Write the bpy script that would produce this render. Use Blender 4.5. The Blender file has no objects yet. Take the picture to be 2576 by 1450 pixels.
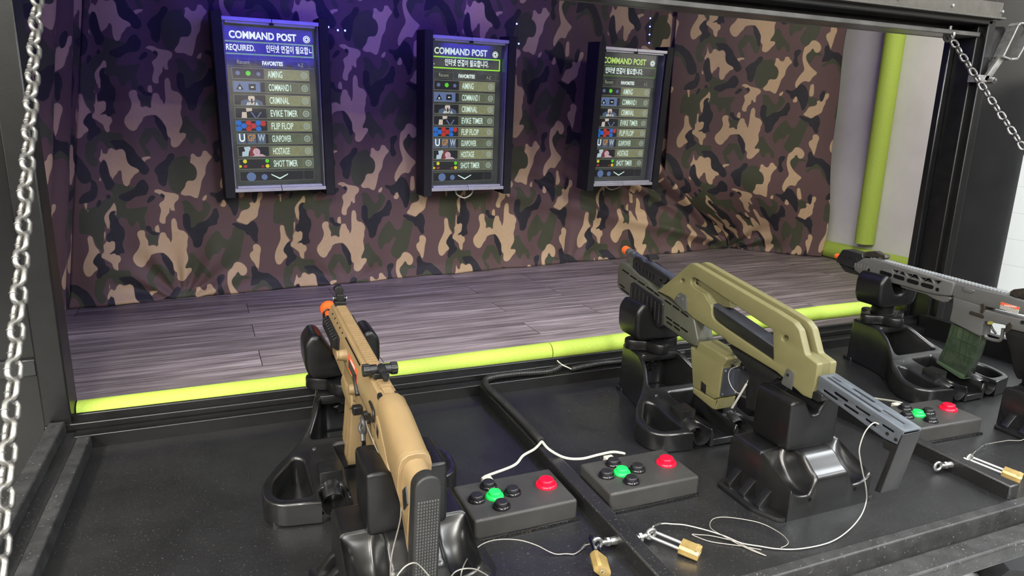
import bpy, bmesh, math, random
import numpy as np
from mathutils import Vector, Matrix

random.seed(7)
PI = math.pi
scene = bpy.context.scene
COL = scene.collection

# ------------------------------------------------------------------ camera
CAM = np.array([-0.3464, -0.9809, 0.7103])
YAW, PITCH, ROLL, FPX = 0.3916, -0.2412, 0.0248, 1712.47
_fw = np.array([math.sin(YAW) * math.cos(PITCH), math.cos(YAW) * math.cos(PITCH), math.sin(PITCH)])
_r0 = np.array([math.cos(YAW), -math.sin(YAW), 0.0])
_u0 = np.cross(_r0, _fw)
_rt = math.cos(ROLL) * _r0 + math.sin(ROLL) * _u0
_up = -math.sin(ROLL) * _r0 + math.cos(ROLL) * _u0
cam_data = bpy.data.cameras.new('camera')
cam_data.sensor_fit = 'HORIZONTAL'
cam_data.sensor_width = 36.0
cam_data.lens = FPX / 2576.0 * 36.0
cam_data.clip_start = 0.02
cam = bpy.data.objects.new('camera', cam_data)
COL.objects.link(cam)
cam.matrix_world = Matrix(((_rt[0], _up[0], -_fw[0], CAM[0]), (_rt[1], _up[1], -_fw[1], CAM[1]),
                           (_rt[2], _up[2], -_fw[2], CAM[2]), (0, 0, 0, 1)))
scene.camera = cam

# ------------------------------------------------------------------ world, lights, exposure
world = bpy.data.worlds.new('world')
scene.world = world
world.use_nodes = True
world.node_tree.nodes['Background'].inputs[0].default_value = (0.80, 0.84, 0.88, 1)
world.node_tree.nodes['Background'].inputs[1].default_value = 0.10
scene.view_settings.view_transform = 'Standard'
scene.view_settings.look = 'None'
scene.view_settings.gamma = 1.0
scene.view_settings.use_curve_mapping = False
scene.view_settings.exposure = -0.10
scene.cycles.max_bounces = 6
scene.cycles.adaptive_threshold = 0.05
scene.cycles.diffuse_bounces = 3
scene.cycles.glossy_bounces = 3
scene.cycles.transmission_bounces = 3
scene.cycles.transparent_max_bounces = 6
scene.cycles.caustics_reflective = False
scene.cycles.caustics_refractive = False


def area(name, loc, target, sx, sy, power, color):
    l = bpy.data.lights.new(name, 'AREA')
    l.shape = 'RECTANGLE'; l.size = sx; l.size_y = sy
    l.energy = power; l.color = color
    o = bpy.data.objects.new(name, l)
    COL.objects.link(o)
    o.location = loc
    d = Vector(target) - Vector(loc)
    o.rotation_euler = d.to_track_quat('-Z', 'Y').to_euler()
    return o


# fluorescent panels in the shop ceiling, in rows in front of the booth
WARM = (1.0, 0.965, 0.90)
COOL = (0.93, 0.97, 1.0)
for (lx, ly, sx, sy, pw, c) in [(-0.7, -0.45, 1.15, 0.20, 19, WARM), (0.9, -0.45, 1.15, 0.20, 22, COOL), (2.7, -0.35, 1.15, 0.55, 48, COOL),
                                (-2.5, -2.1, 0.5, 3.4, 330, WARM), (-0.6, -2.6, 0.3, 2.2, 120, WARM), (1.3, -2.6, 0.3, 2.2, 125, COOL),
                                (3.0, -1.9, 0.3, 1.6, 60, COOL), (3.1, 1.6, 1.15, 0.3, 18, COOL),
                                (-0.6, -4.6, 1.15, 0.3, 60, WARM), (1.3, -4.6, 1.15, 0.3, 60, WARM)]:
    area('ceiling_panel_lamp', (lx, ly, 2.05), (lx, ly, 0), sx, sy, pw, c)
# unseen warm lamp added behind the lintel's right end to brighten the white wall
area('added_wall_fill', (2.25, 0.84, 1.36), (2.88, 1.55, 0.40), 0.5, 0.10, 11.0, (1.0, 0.95, 0.88))
# blue LED lamps hidden above the opening, washing the top of the camouflage
BLUE = (0.10, 0.06, 1.0)
area('led_bar_lamp', (0.22, 1.55, 1.33), (0.24, 2.10, 0.95), 1.0, 0.04, 4.2, BLUE)
area('led_bar_lamp', (0.7, 1.62, 1.35), (0.9, 1.60, 0.0), 2.2, 0.06, 3.2, (0.26, 0.16, 1.0))


# ------------------------------------------------------------------ pixel -> place helpers (places on real planes)
def ray(px, py):
    return _fw + _rt * ((px - 1288.0) / FPX) - _up * ((py - 725.0) / FPX)


def at(px, py, **k):
    d = ray(px, py)
    if 'd' in k:
        return CAM + d * k['d']
    n = list(k)[0]
    a = 'xyz'.index(n)
    return CAM + d * ((k[n] - CAM[a]) / d[a])


FZ = -0.014                   # level of the boards
WY0, WSL = 2.060, 0.1183      # the back wall: y = WY0 + WSL * x


def at_wall(px, py, off=0.0):
    d = ray(px, py)
    return CAM + d * ((WY0 - off + WSL * CAM[0] - CAM[1]) / (d[1] - WSL * d[0]))


# ------------------------------------------------------------------ materials
def new_mat(name):
    m = bpy.data.materials.new(name)
    m.use_nodes = True
    nt = m.node_tree
    return m, nt, nt.nodes['Principled BSDF']


def node(nt, typ, **kw):
    n = nt.nodes.new(typ)
    for k, v in kw.items():
        setattr(n, k, v)
    return n


def coord(nt, scale=(1, 1, 1), rot=(0, 0, 0), kind='Object'):
    tc = node(nt, 'ShaderNodeTexCoord')
    mp = node(nt, 'ShaderNodeMapping')
    mp.inputs['Scale'].default_value = scale
    mp.inputs['Rotation'].default_value = rot
    nt.links.new(tc.outputs[kind], mp.inputs['Vector'])
    return mp.outputs['Vector']


def noise(nt, vec, scale, detail=2.0, rough=0.5, dist=0.0):
    n = node(nt, 'ShaderNodeTexNoise')
    n.inputs['Scale'].default_value = scale
    n.inputs['Detail'].default_value = detail
    n.inputs['Roughness'].default_value = rough
    n.inputs['Distortion'].default_value = dist
    nt.links.new(vec, n.inputs['Vector'])
    return n.outputs['Fac']


def ramp(nt, fac, stops):
    r = node(nt, 'ShaderNodeValToRGB')
    el = r.color_ramp.elements
    while len(el) < len(stops):
        el.new(0.5)
    for e, (p, c) in zip(el, stops):
        e.position = p
        e.color = (c, c, c, 1) if isinstance(c, (int, float)) else (*c[:3], 1)
    nt.links.new(fac, r.inputs['Fac'])
    return r.outputs['Color']


def mixc(nt, fac, a, b):
    m = node(nt, 'ShaderNodeMix', data_type='RGBA')
    for s, v in ((m.inputs[0], fac), (m.inputs[6], a), (m.inputs[7], b)):
        if isinstance(v, (int, float)):
            s.default_value = v
        elif isinstance(v, tuple):
            s.default_value = (*v[:3], 1)
        else:
            nt.links.new(v, s)
    return m.outputs[2]


def bump(nt, h, strength, dist, bsdf):
    b = node(nt, 'ShaderNodeBump')
    b.inputs['Strength'].default_value = strength
    b.inputs['Distance'].default_value = dist
    nt.links.new(h, b.inputs['Height'])
    nt.links.new(b.outputs['Normal'], bsdf.inputs['Normal'])


def plain(name, color, rough=0.5, metal=0.0, var=0.12, vscale=30, bump_s=0.0, bscale=400, bdist=0.0004, spec=0.5,
          worn=None, worn_at=0.62):
    """Surface with a slight procedural mottle, optional fine grain and optional worn speckle of another colour."""
    m, nt, b = new_mat(name)
    v = coord(nt)
    f = noise(nt, v, vscale, 2, 0.6)
    lo = tuple(c * (1 - var) for c in color)
    hi = tuple(min(1, c * (1 + var)) for c in color)
    col = ramp(nt, f, [(0.3, lo), (0.7, hi)])
    if worn:
        g = noise(nt, v, 220, 2, 0.7)
        col = mixc(nt, ramp(nt, g, [(worn_at, 0.0), (worn_at + 0.06, 1.0)]), col, worn)
    nt.links.new(col, b.inputs['Base Color'])
    b.inputs['Roughness'].default_value = rough
    b.inputs['Metallic'].default_value = metal
    b.inputs['Specular IOR Level'].default_value = spec
    if bump_s:
        bump(nt, noise(nt, v, bscale, 1, 0.5), bump_s, bdist, b)
    return m


def glow(name, color, strength):
    m, nt, b = new_mat(name)
    b.inputs['Base Color'].default_value = (0.01, 0.01, 0.01, 1)
    b.inputs['Emission Color'].default_value = (*color, 1)
    b.inputs['Emission Strength'].default_value = strength
    b.inputs['Roughness'].default_value = 0.4
    return m


# ------------------------------------------------------------------ object helpers
def link_mesh(name, me, mat, parent=None):
    o = bpy.data.objects.new(name, me)
    COL.objects.link(o)
    for m in (mat if isinstance(mat, (list, tuple)) else [mat]):
        me.materials.append(m)
    if parent is not None:
        o.parent = parent
    return o


def shade(me, deg=38):
    me.polygons.foreach_set('use_smooth', [True] * len(me.polygons))
    me.set_sharp_from_angle(angle=math.radians(deg))


def thing(name, label, cat, loc=(0, 0, 0), rot=(0, 0, 0), group=None):
    o = bpy.data.objects.new(name, None)
    o.empty_display_size = 0.05
    COL.objects.link(o)
    o.location = loc
    o.rotation_euler = rot
    return tag(o, label, cat, group)


def tag(o, label, cat, group=None, kind=None):
    o['label'] = label
    o['category'] = cat
    if group:
        o['group'] = group
    if kind:
        o['kind'] = kind
    return o


def struct(o):
    o['kind'] = 'structure'
    return o


def kids(o):
    return [c for c in bpy.data.objects if c.parent == o]


def copy_tree(o, parent=None):
    c = o.copy()
    COL.objects.link(c)
    c.parent = parent
    for ch in kids(o):
        copy_tree(ch, c)
    return c


def frame_yz(x=0.0):
    """plate axes: u -> +Y, v -> +Z, thickness -> X"""
    return Matrix(((0, 0, 1, x), (1, 0, 0, 0), (0, 1, 0, 0), (0, 0, 0, 1)))


def frame_xz(y=0.0):
    """plate axes: u -> +X, v -> +Z, thickness -> -Y"""
    return Matrix(((1, 0, 0, 0), (0, 0, -1, y), (0, 1, 0, 0), (0, 0, 0, 1)))


def frame_xy(z=0.0):
    return Matrix.Translation((0, 0, z))


def curve_mesh(cu):
    o = bpy.data.objects.new('tmp', cu)
    me = bpy.data.meshes.new_from_object(o)
    bpy.data.objects.remove(o)
    bpy.data.curves.remove(cu)
    return me


def plate_mesh(outer, holes, th, bev=0.0, res=1):
    cu = bpy.data.curves.new('tmp', 'CURVE')
    cu.dimensions = '2D'
    cu.fill_mode = 'BOTH'
    for poly in [outer] + list(holes):
        sp = cu.splines.new('POLY')
        sp.points.add(len(poly) - 1)
        for p, q in zip(sp.points, poly):
            p.co = (q[0], q[1], 0, 1)
        sp.use_cyclic_u = True
    cu.bevel_depth = bev
    cu.bevel_resolution = res
    cu.extrude = max(th / 2 - bev, 0.00001)
    cu.offset = -bev
    return curve_mesh(cu)


def text_mesh(s, size, depth=0.0, sx=1.0, align='LEFT', bold=0.0, shear=0.0):
    cu = bpy.data.curves.new('tmp', 'FONT')
    cu.body = s
    cu.size = size
    cu.extrude = depth
    cu.align_x = align
    cu.align_y = 'CENTER'
    cu.offset = bold
    cu.resolution_u = 3
    cu.shear = shear
    me = curve_mesh(cu)
    if sx != 1.0:
        me.transform(Matrix.Diagonal((sx, 1, 1, 1)))
    return me


def circle_pts(cx, cy, r, n=20, a0=0.0):
    return [(cx + r * math.cos(a0 + 2 * PI * k / n), cy + r * math.sin(a0 + 2 * PI * k / n)) for k in range(n)]


def slot_pts(x0, y0, x1, y1, r, n=6):
    """a rounded slot from one point to another"""
    a = math.atan2(y1 - y0, x1 - x0)
    out = []
    for k in range(n + 1):
        t = a - PI / 2 + PI * k / n
        out.append((x1 + r * math.cos(t), y1 + r * math.sin(t)))
    for k in range(n + 1):
        t = a + PI / 2 + PI * k / n
        out.append((x0 + r * math.cos(t), y0 + r * math.sin(t)))
    return out


def rounded(poly, r, n=4):
    """round every corner of a polygon"""
    out = []
    m = len(poly)
    for i in range(m):
        p0, p1, p2 = (Vector(poly[i - 1]), Vector(poly[i]), Vector(poly[(i + 1) % m]))
        a, b = (p0 - p1), (p2 - p1)
        d = min(r, a.length * 0.45, b.length * 0.45)
        s, e = p1 + a.normalized() * d, p1 + b.normalized() * d
        for k in range(n + 1):
            t = k / n
            out.append(tuple((1 - t) ** 2 * s + 2 * t * (1 - t) * p1 + t * t * e))
    return out


class MB:
    """collects shapes of ONE part into one mesh"""

    def __init__(self):
        self.bm = bmesh.new()

    def mesh(self, me, mx=None, drop=True):
        if mx is not None:
            me.transform(mx)
        self.bm.from_mesh(me)
        if drop:
            bpy.data.meshes.remove(me)
        return self

    def box(self, c, s, rot=None):
        mx = Matrix.Translation(c)
        if rot is not None:
            mx = mx @ rot
        bmesh.ops.create_cube(self.bm, size=1.0, matrix=mx @ Matrix.Diagonal((s[0], s[1], s[2], 1)))
        return self

    def span(self, a, b):
        return self.box([(p + q) / 2 for p, q in zip(a, b)], [abs(q - p) for p, q in zip(a, b)])

    def cyl(self, p0, p1, r0, r1=None, n=24, caps=True):
        p0, p1 = Vector(p0), Vector(p1)
        d = p1 - p0
        q = d.to_track_quat('Z', 'Y').to_matrix().to_4x4()
        bmesh.ops.create_cone(self.bm, cap_ends=caps, segments=n, radius1=r0, radius2=r0 if r1 is None else r1,
                              depth=d.length, matrix=Matrix.Translation((p0 + p1) / 2) @ q)
        return self

    def ball(self, c, r, sc=(1, 1, 1), n=16):
        bmesh.ops.create_uvsphere(self.bm, u_segments=n, v_segments=max(6, n // 2), radius=r,
                                  matrix=Matrix.Translation(c) @ Matrix.Diagonal((*sc, 1)))
        return self

    def tube(self, pts, r, n=8, closed=False, smooth=0):
        P = [Vector(p) for p in pts]
        if smooth:
            Q = []
            m = len(P)
            rng = range(m if closed else m - 1)
            for i in rng:
                a = P[(i - 1) % m] if (closed or i > 0) else P[0]
                b, c = P[i], P[(i + 1) % m]
                d = P[(i + 2) % m] if (closed or i + 2 < m) else P[-1]
                for k in range(smooth):
                    t = k / smooth
                    Q.append(0.5 * ((2 * b) + (c - a) * t + (2 * a - 5 * b + 4 * c - d) * t * t
                                    + (3 * b - a - 3 * c + d) * t ** 3))
            if not closed:
                Q.append(P[-1])
            P = Q
        m = len(P)
        rings = []
        up = None
        for i in range(m):
            if closed:
                t = (P[(i + 1) % m] - P[i - 1]).normalized()
            else:
                t = (P[min(i + 1, m - 1)] - P[max(i - 1, 0)]).normalized()
            if up is None:
                up = t.orthogonal().normalized()
            up = (up - t * up.dot(t))
            up = up.normalized() if up.length > 1e-6 else t.orthogonal().normalized()
            s = t.cross(up)
            rr = r[i] if isinstance(r, (list, tuple)) else r
            rings.append([self.bm.verts.new(P[i] + rr * (math.cos(2 * PI * k / n) * up + math.sin(2 * PI * k / n) * s))
                          for k in range(n)])
        for i in range(m if closed else m - 1):
            A, B = rings[i], rings[(i + 1) % m]
            off = 0
            if closed and i == m - 1:
                off = min(range(n), key=lambda o: (A[0].co - B[o].co).length)
            for k in range(n):
                self.bm.faces.new((A[k], A[(k + 1) % n], B[(k + 1 + off) % n], B[(k + off) % n]))
        if not closed:
            self.bm.faces.new(rings[0][::-1])
            self.bm.faces.new(rings[-1])
        return self

    def lathe(self, prof, origin=(0, 0, 0), axis='Z', n=28):
        """prof: list of (radius, height)"""
        rings = []
        for (r, h) in prof:
            ring = []
            for k in range(n):
                a = 2 * PI * k / n
                x, y = r * math.cos(a), r * math.sin(a)
                v = {'Z': (x, y, h), 'Y': (x, h, -y), 'X': (h, x, y)}[axis]
                ring.append(self.bm.verts.new(Vector(origin) + Vector(v)))
            rings.append(ring)
        for A, B in zip(rings, rings[1:]):
            for k in range(n):
                self.bm.faces.new((A[k], A[(k + 1) % n], B[(k + 1) % n], B[k]))
        if prof[0][0] > 1e-5:
            self.bm.faces.new(rings[0][::-1])
        if prof[-1][0] > 1e-5:
            self.bm.faces.new(rings[-1])
        return self

    def plate(self, outer, holes, th, bev, mx, res=1):
        return self.mesh(plate_mesh(outer, holes, th, bev, res), mx)

    def loft(self, rings, caps=True):
        R = [[self.bm.verts.new(p) for p in ring] for ring in rings]
        n = len(R[0])
        for A, B in zip(R, R[1:]):
            for k in range(n):
                self.bm.faces.new((A[k], A[(k + 1) % n], B[(k + 1) % n], B[k]))
        if caps:
            self.bm.faces.new(R[0][::-1])
            self.bm.faces.new(R[-1])
        return self

    def move(self, mx):
        self.bm.transform(mx)
        return self

    def build(self, name, mat, parent=None, bevel=0.0, seg=2, deg=38, weld=True):
        if weld:
            bmesh.ops.remove_doubles(self.bm, verts=self.bm.verts, dist=1e-6)
        bmesh.ops.recalc_face_normals(self.bm, faces=self.bm.faces)
        me = bpy.data.meshes.new(name)
        self.bm.to_mesh(me)
        self.bm.free()
        o = link_mesh(name, me, mat, parent)
        shade(me, deg)
        if bevel:
            md = o.modifiers.new('bevel', 'BEVEL')
            md.width = bevel
            md.segments = seg
            md.limit_method = 'ANGLE'
            md.angle_limit = math.radians(40)
            md.use_clamp_overlap = True
        return o

# ------------------------------------------------------------------ camouflage print (one repeat of the cloth, drawn as outlines)
# outlines are measured on two views of the cloth; A: factor 4.027 from (180,440), B: factor 3.625 from (180,100)
TAN = [
    ('A', [(690,545),(735,540),(752,560),(750,600),(770,635),(788,660),(780,690),(790,712),(830,692),(860,700),(880,722),(897,712),(885,660),(900,605),(905,575),(940,562),(965,580),(975,615),(1000,640),(1020,690),(1030,690),(1030,600),(1022,520),(1022,440),(1040,418),(1065,430),(1080,470),(1085,530),(1110,548),(1150,552),(1185,585),(1200,620),(1185,650),(1190,700),(1175,750),(1200,830),(1190,870),(1165,915),(1165,945),(1200,930),(1235,940),(1230,970),(1195,1010),(1170,1050),(1135,1075),(1095,1070),(1080,1040),(1085,990),(1050,970),(1040,900),(1000,830),(960,790),(930,775),(890,775),(840,785),(810,800),(800,840),(770,870),(745,920),(710,936),(665,915),(635,880),(620,845),(630,800),(660,770),(685,730),(700,680),(690,640),(670,600),(668,565)]),
    ('A', [(855,555),(853,515),(868,488),(888,490),(898,520),(906,570),(880,575)]),
    ('A', [(828,145),(860,122),(910,125),(950,150),(1000,160),(1060,170),(1095,190),(1103,220),(1085,245),(1055,265),(1050,300),(1062,340),(1050,360),(1030,345),(1015,318),(995,322),(1005,350),(1000,375),(970,400),(960,440),(968,475),(945,482),(910,470),(898,440),(905,400),(920,340),(910,310),(893,280),(905,260),(940,245),(960,215),(930,195),(880,160)]),
    ('B', [(1000,1385),(1050,1330),(1060,1270),(1140,1275),(1160,1220),(1155,1170),(1130,1130),(1088,1105),(1105,1070),(1095,1025),(1130,1025),(1150,1055),(1190,1065),(1205,1035),(1205,1005),(1245,1005),(1265,1035),(1300,1065),(1260,1105),(1235,1160),(1235,1220),(1200,1270),(1190,1340),(1165,1440),(1130,1425),(1090,1405),(1040,1410)]),
    ('A', [(1335,240),(1345,215),(1383,182),(1388,205),(1375,245),(1350,250)]),
    ('A', [(1515,295),(1535,280),(1545,245),(1560,240),(1575,265),(1583,300),(1560,322),(1530,315)]),
    ('A', [(1675,460),(1710,425),(1722,380),(1745,358),(1800,350),(1825,320),(1808,290),(1810,278),(1850,280),(1870,265),(1885,220),(1900,185),(1935,180),(1945,210),(1935,250),(1912,270),(1917,310),(1900,350),(1895,420),(1860,450),(1820,470),(1790,507),(1750,490),(1700,475)]),
    ('A', [(1705,90),(1725,75),(1745,85),(1755,150),(1762,215),(1740,237),(1712,230),(1702,180)]),
    ('A', [(100,240),(145,210),(150,270),(165,335),(145,342),(130,300),(120,260)]),
    ('A', [(385,310),(410,270),(418,238),(440,270),(452,330),(448,385),(425,392),(440,340),(415,330),(385,360),(370,400),(382,450),(385,500),(388,535),(365,530),(345,480),(330,440),(322,395),(345,350)]),
    ('A', [(150,590),(175,580),(205,595),(215,640),(235,695),(270,735),(300,765),(275,765),(245,800),(215,850),(215,880),(245,905),(270,920),(265,945),(225,965),(205,1000),(170,1025),(135,1010),(110,960),(105,910),(120,850),(150,790),(170,740),(165,680),(155,640)]),
    ('A', [(315,545),(335,540),(345,580),(348,640),(370,670),(400,648),(420,650),(442,670),(435,700),(440,750),(400,770),(375,795),(420,770),(440,780),(450,800),(485,800),(500,830),(500,860),(470,880),(475,930),(478,955),(455,960),(425,930),(410,880),(370,855),(330,830),(300,820),(300,780),(330,765),(325,720),(312,690),(335,685),(328,620)]),
    ('A', [(1845,705),(1880,692),(1915,710),(1927,745),(1915,800),(1912,860),(1905,930),(1897,960),(1880,920),(1860,880),(1830,850),(1812,805),(1820,780),(1855,760),(1845,730)]),
    ('A', [(1592,1010),(1597,960),(1640,930),(1660,880),(1690,868),(1735,880),(1772,910),(1790,945),(1785,985),(1755,1010),(1720,1000),(1705,965),(1685,965),(1675,1000),(1640,1030),(1630,1065),(1650,1110),(1690,1160),(1735,1195),(1800,1235),(1745,1290),(1722,1350),(1665,1340),(1615,1375),(1595,1435),(1562,1430),(1557,1370),(1600,1280),(1645,1220),(1610,1140),(1592,1080)]),
    ('B', [(248,910),(258,915),(275,975),(300,1005),(320,985),(330,945),(355,935),(385,955),(410,970),(435,950),(465,955),(490,985),(497,1040),(515,1090),(550,1120),(610,1145),(628,1165),(610,1185),(580,1185),(570,1215),(540,1240),(530,1290),(505,1310),(475,1295),(458,1240),(455,1170),(440,1145),(420,1155),(410,1190),(380,1205),(375,1250),(345,1200),(325,1120),(305,1060),(280,1040),(265,1050),(255,1085),(238,1060),(240,1035),(258,1000)]),
    ('B', [(240,1190),(265,1235),(270,1258),(245,1250),(235,1220)]),
    ('B', [(635,1045),(700,1032),(730,1035),(733,1055),(695,1060),(672,1078),(670,1105),(660,1080)]),
]
BLACK = [
    ('A', [(905,165),(935,165),(955,185),(962,215),(945,222),(915,200),(900,185)]),
    ('A', [(770,240),(800,190),(835,178),(858,190),(855,220),(825,240),(790,262),(765,260)]),
    ('A', [(465,200),(490,165),(540,150),(590,130),(640,110),(665,60),(700,20),(740,15),(770,50),(795,95),(780,150),(760,180),(700,185),(640,195),(600,230),(560,245),(520,230),(480,215)]),
    ('B', [(250,1090),(280,1042),(305,1060),(325,1130),(340,1210),(375,1255),(390,1290),(360,1330),(330,1345),(305,1330),(285,1260),(250,1190),(243,1140)]),
    ('A', [(340,170),(365,152),(388,165),(388,200),(365,212),(342,200)]),
    ('A', [(240,270),(255,215),(285,205),(300,230),(285,265),(265,295),(245,300)]),
    ('A', [(370,400),(375,360),(400,335),(435,328),(440,350),(415,365),(440,400),(470,415),(475,460),(500,495),(530,520),(540,580),(530,640),(510,680),(520,730),(540,760),(530,795),(505,770),(490,800),(455,800),(440,775),(400,785),(370,795),(385,770),(430,750),(440,720),(440,660),(410,640),(380,665),(350,640),(350,580),(385,560),(390,520),(380,490),(395,450)]),
    ('A', [(210,850),(240,800),(270,765),(295,770),(300,820),(330,840),(345,900),(385,920),(390,950),(350,985),(310,1010),(290,1040),(260,1040),(243,1000),(260,960),(268,930),(245,905),(215,875)]),
    ('A', [(750,510),(780,490),(815,510),(825,550),(855,562),(895,565),(907,585),(890,600),(850,600),(810,590),(785,560),(755,540)]),
    ('A', [(900,780),(935,770),(960,800),(1000,840),(1040,890),(1040,950),(1060,985),(1050,1020),(1020,1010),(1000,960),(960,900),(930,850),(925,810)]),
    ('A', [(1140,380),(1180,370),(1215,400),(1220,460),(1225,530),(1265,510),(1300,470),(1370,450),(1410,420),(1440,370),(1450,330),(1485,325),(1500,360),(1512,410),(1490,450),(1495,490),(1440,500),(1400,510),(1390,560),(1360,590),(1345,640),(1335,700),(1295,732),(1250,715),(1240,650),(1210,600),(1180,560),(1145,510),(1140,440)]),
    ('B', [(330,870),(400,865),(480,870),(510,900),(570,950),(600,1010),(650,1060),(690,1105),(720,1150),(710,1190),(670,1210),(635,1185),(610,1145),(540,1115),(510,1080),(497,1020),(490,975),(460,950),(430,950),(400,955),(370,910)]),
    ('A', [(1820,1110),(1830,1050),(1840,1000),(1825,950),(1840,910),(1865,908),(1885,935),(1895,965),(1950,980),(2000,980),(2040,1010),(2085,1040),(2130,1100),(2180,1190),(2190,1250),(2160,1290),(2110,1290),(2080,1250),(2060,1160),(2020,1100),(1960,1050),(1930,1050),(1900,1090),(1850,1100)]),
    ('A', [(1620,490),(1660,475),(1710,490),(1775,508),(1800,500),(1850,460),(1880,490),(1905,560),(1890,610),(1900,680),(1875,690),(1840,650),(1810,600),(1785,605),(1770,580),(1760,560),(1700,540),(1650,505)]),
    ('A', [(1405,170),(1440,165),(1480,180),(1540,150),(1560,100),(1600,80),(1650,110),(1690,180),(1710,260),(1700,350),(1680,415),(1650,410),(1630,350),(1600,300),(1580,280),(1560,240),(1535,245),(1520,285),(1490,270),(1470,220),(1420,200)]),
    ('A', [(1485,1050),(1490,1010),(1540,988),(1570,1000),(1560,1040),(1530,1080),(1545,1130),(1570,1165),(1540,1200),(1510,1195),(1490,1140),(1500,1090)]),
    ('B', [(755,1165),(800,1110),(870,1070),(890,1020),(930,1012),(960,1040),(930,1090),(895,1130),(890,1200),(880,1290),(870,1320),(835,1315),(800,1280),(795,1220)]),
    ('A', [(1830,215),(1860,150),(1890,150),(1895,210),(1880,280),(1860,297),(1845,280)]),
    ('A', [(190,-20),(235,20),(262,90),(245,190),(190,230),(100,245),(60,250),(60,190),(120,130),(185,110)]),
]
GREEN = [
    ('A', [(60,290),(200,300),(300,230),(400,180),(520,90),(660,90),(640,130),(560,240),(540,290),(560,320),(660,310),(790,290),(770,340),(740,400),(760,480),(745,550),(700,540),(690,460),(660,445),(640,490),(610,520),(580,480),(560,420),(500,405),(470,420),(330,480),(330,560),(310,690),(325,760),(290,740),(250,690),(210,590),(160,560),(130,570),(60,560)]),
    ('A', [(750,560),(790,590),(850,600),(890,600),(885,660),(895,715),(875,722),(850,690),(800,690),(785,660),(770,620)]),
    ('A', [(1110,250),(1190,240),(1230,280),(1280,340),(1310,370),(1350,330),(1335,260),(1380,255),(1430,300),(1420,350),(1380,420),(1300,480),(1260,530),(1225,530),(1200,400),(1150,370),(1150,290)]),
    ('A', [(1380,680),(1430,600),(1490,540),(1520,580),(1560,630),(1600,650),(1640,600),(1650,520),(1720,520),(1770,580),(1740,700),(1720,830),(1690,870),(1640,920),(1600,950),(1550,920),(1520,870),(1540,810),(1580,720),(1540,720),(1500,790),(1450,780),(1430,830),(1400,860),(1370,800),(1360,740)]),
    ('A', [(760,1020),(800,960),(830,890),(880,900),(930,890),(1000,960),(1060,1020),(1040,1110),(1000,1100),(960,1050),(900,960),(870,1030),(820,1070),(880,1120),(880,1190),(840,1170),(790,1080)]),
    ('A', [(1190,800),(1240,765),(1290,840),(1340,890),(1390,930),(1430,980),(1430,1040),(1390,1030),(1360,970),(1320,985),(1310,1040),(1270,1030),(1230,960),(1160,930),(1190,880)]),
    ('A', [(240,1040),(300,1030),(350,990),(390,920),(440,950),(520,960),(600,950),(620,1050),(640,1080),(560,1110),(500,1120),(440,1100),(400,1030),(350,1050),(340,1130),(310,1180),(360,1230),(350,1290),(290,1290),(240,1230),(225,1160)]),
    ('B', [(890,1130),(950,1060),(1000,1045),(1070,1040),(1095,1100),(1150,1160),(1160,1230),(1120,1280),(1060,1275),(1040,1340),(990,1390),(930,1370),(895,1300),(880,1200)]),
    ('A', [(1630,1050),(1680,965),(1700,970),(1720,1000),(1800,1010),(1840,1020),(1800,1040),(1740,1035),(1720,1080),(1690,1150),(1650,1110)]),
    ('A', [(1820,1140),(1880,1100),(1930,1050),(1980,1050),(2030,1090),(2060,1160),(2080,1250),(2040,1200),(1990,1100),(1900,1120),(1850,1170)]),
    ('A', [(1700,260),(1760,240),(1830,260),(1820,310),(1790,345),(1740,355),(1710,340)]),
    ('A', [(380,0),(470,60),(560,60),(600,100),(500,130),(420,160),(370,120)]),
]
SK = math.sqrt(1 + WSL * WSL)
LAT_H = np.array([0.700, -0.0105])
LAT_V = np.array([0.023, 0.536])
LAT = np.linalg.inv(np.array([LAT_H, LAT_V]).T)


def cloth_outline(kind, pts):
    out = []
    for (a, b) in pts:
        px, py = (a / 4.027 + 180, b / 4.027 + 440) if kind == 'A' else (a / 3.625 + 180, b / 3.625 + 100)
        p = at_wall(px, py)
        out.append((p[0] * SK, p[2]))
    P = np.array(out)
    Q = np.empty((len(P) * 2, 2))          # round the corners once
    N = np.roll(P, -1, axis=0)
    Q[0::2] = 0.8 * P + 0.2 * N
    Q[1::2] = 0.2 * P + 0.8 * N
    return Q


TN, TMAX = (200, 160), 0.02


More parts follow.
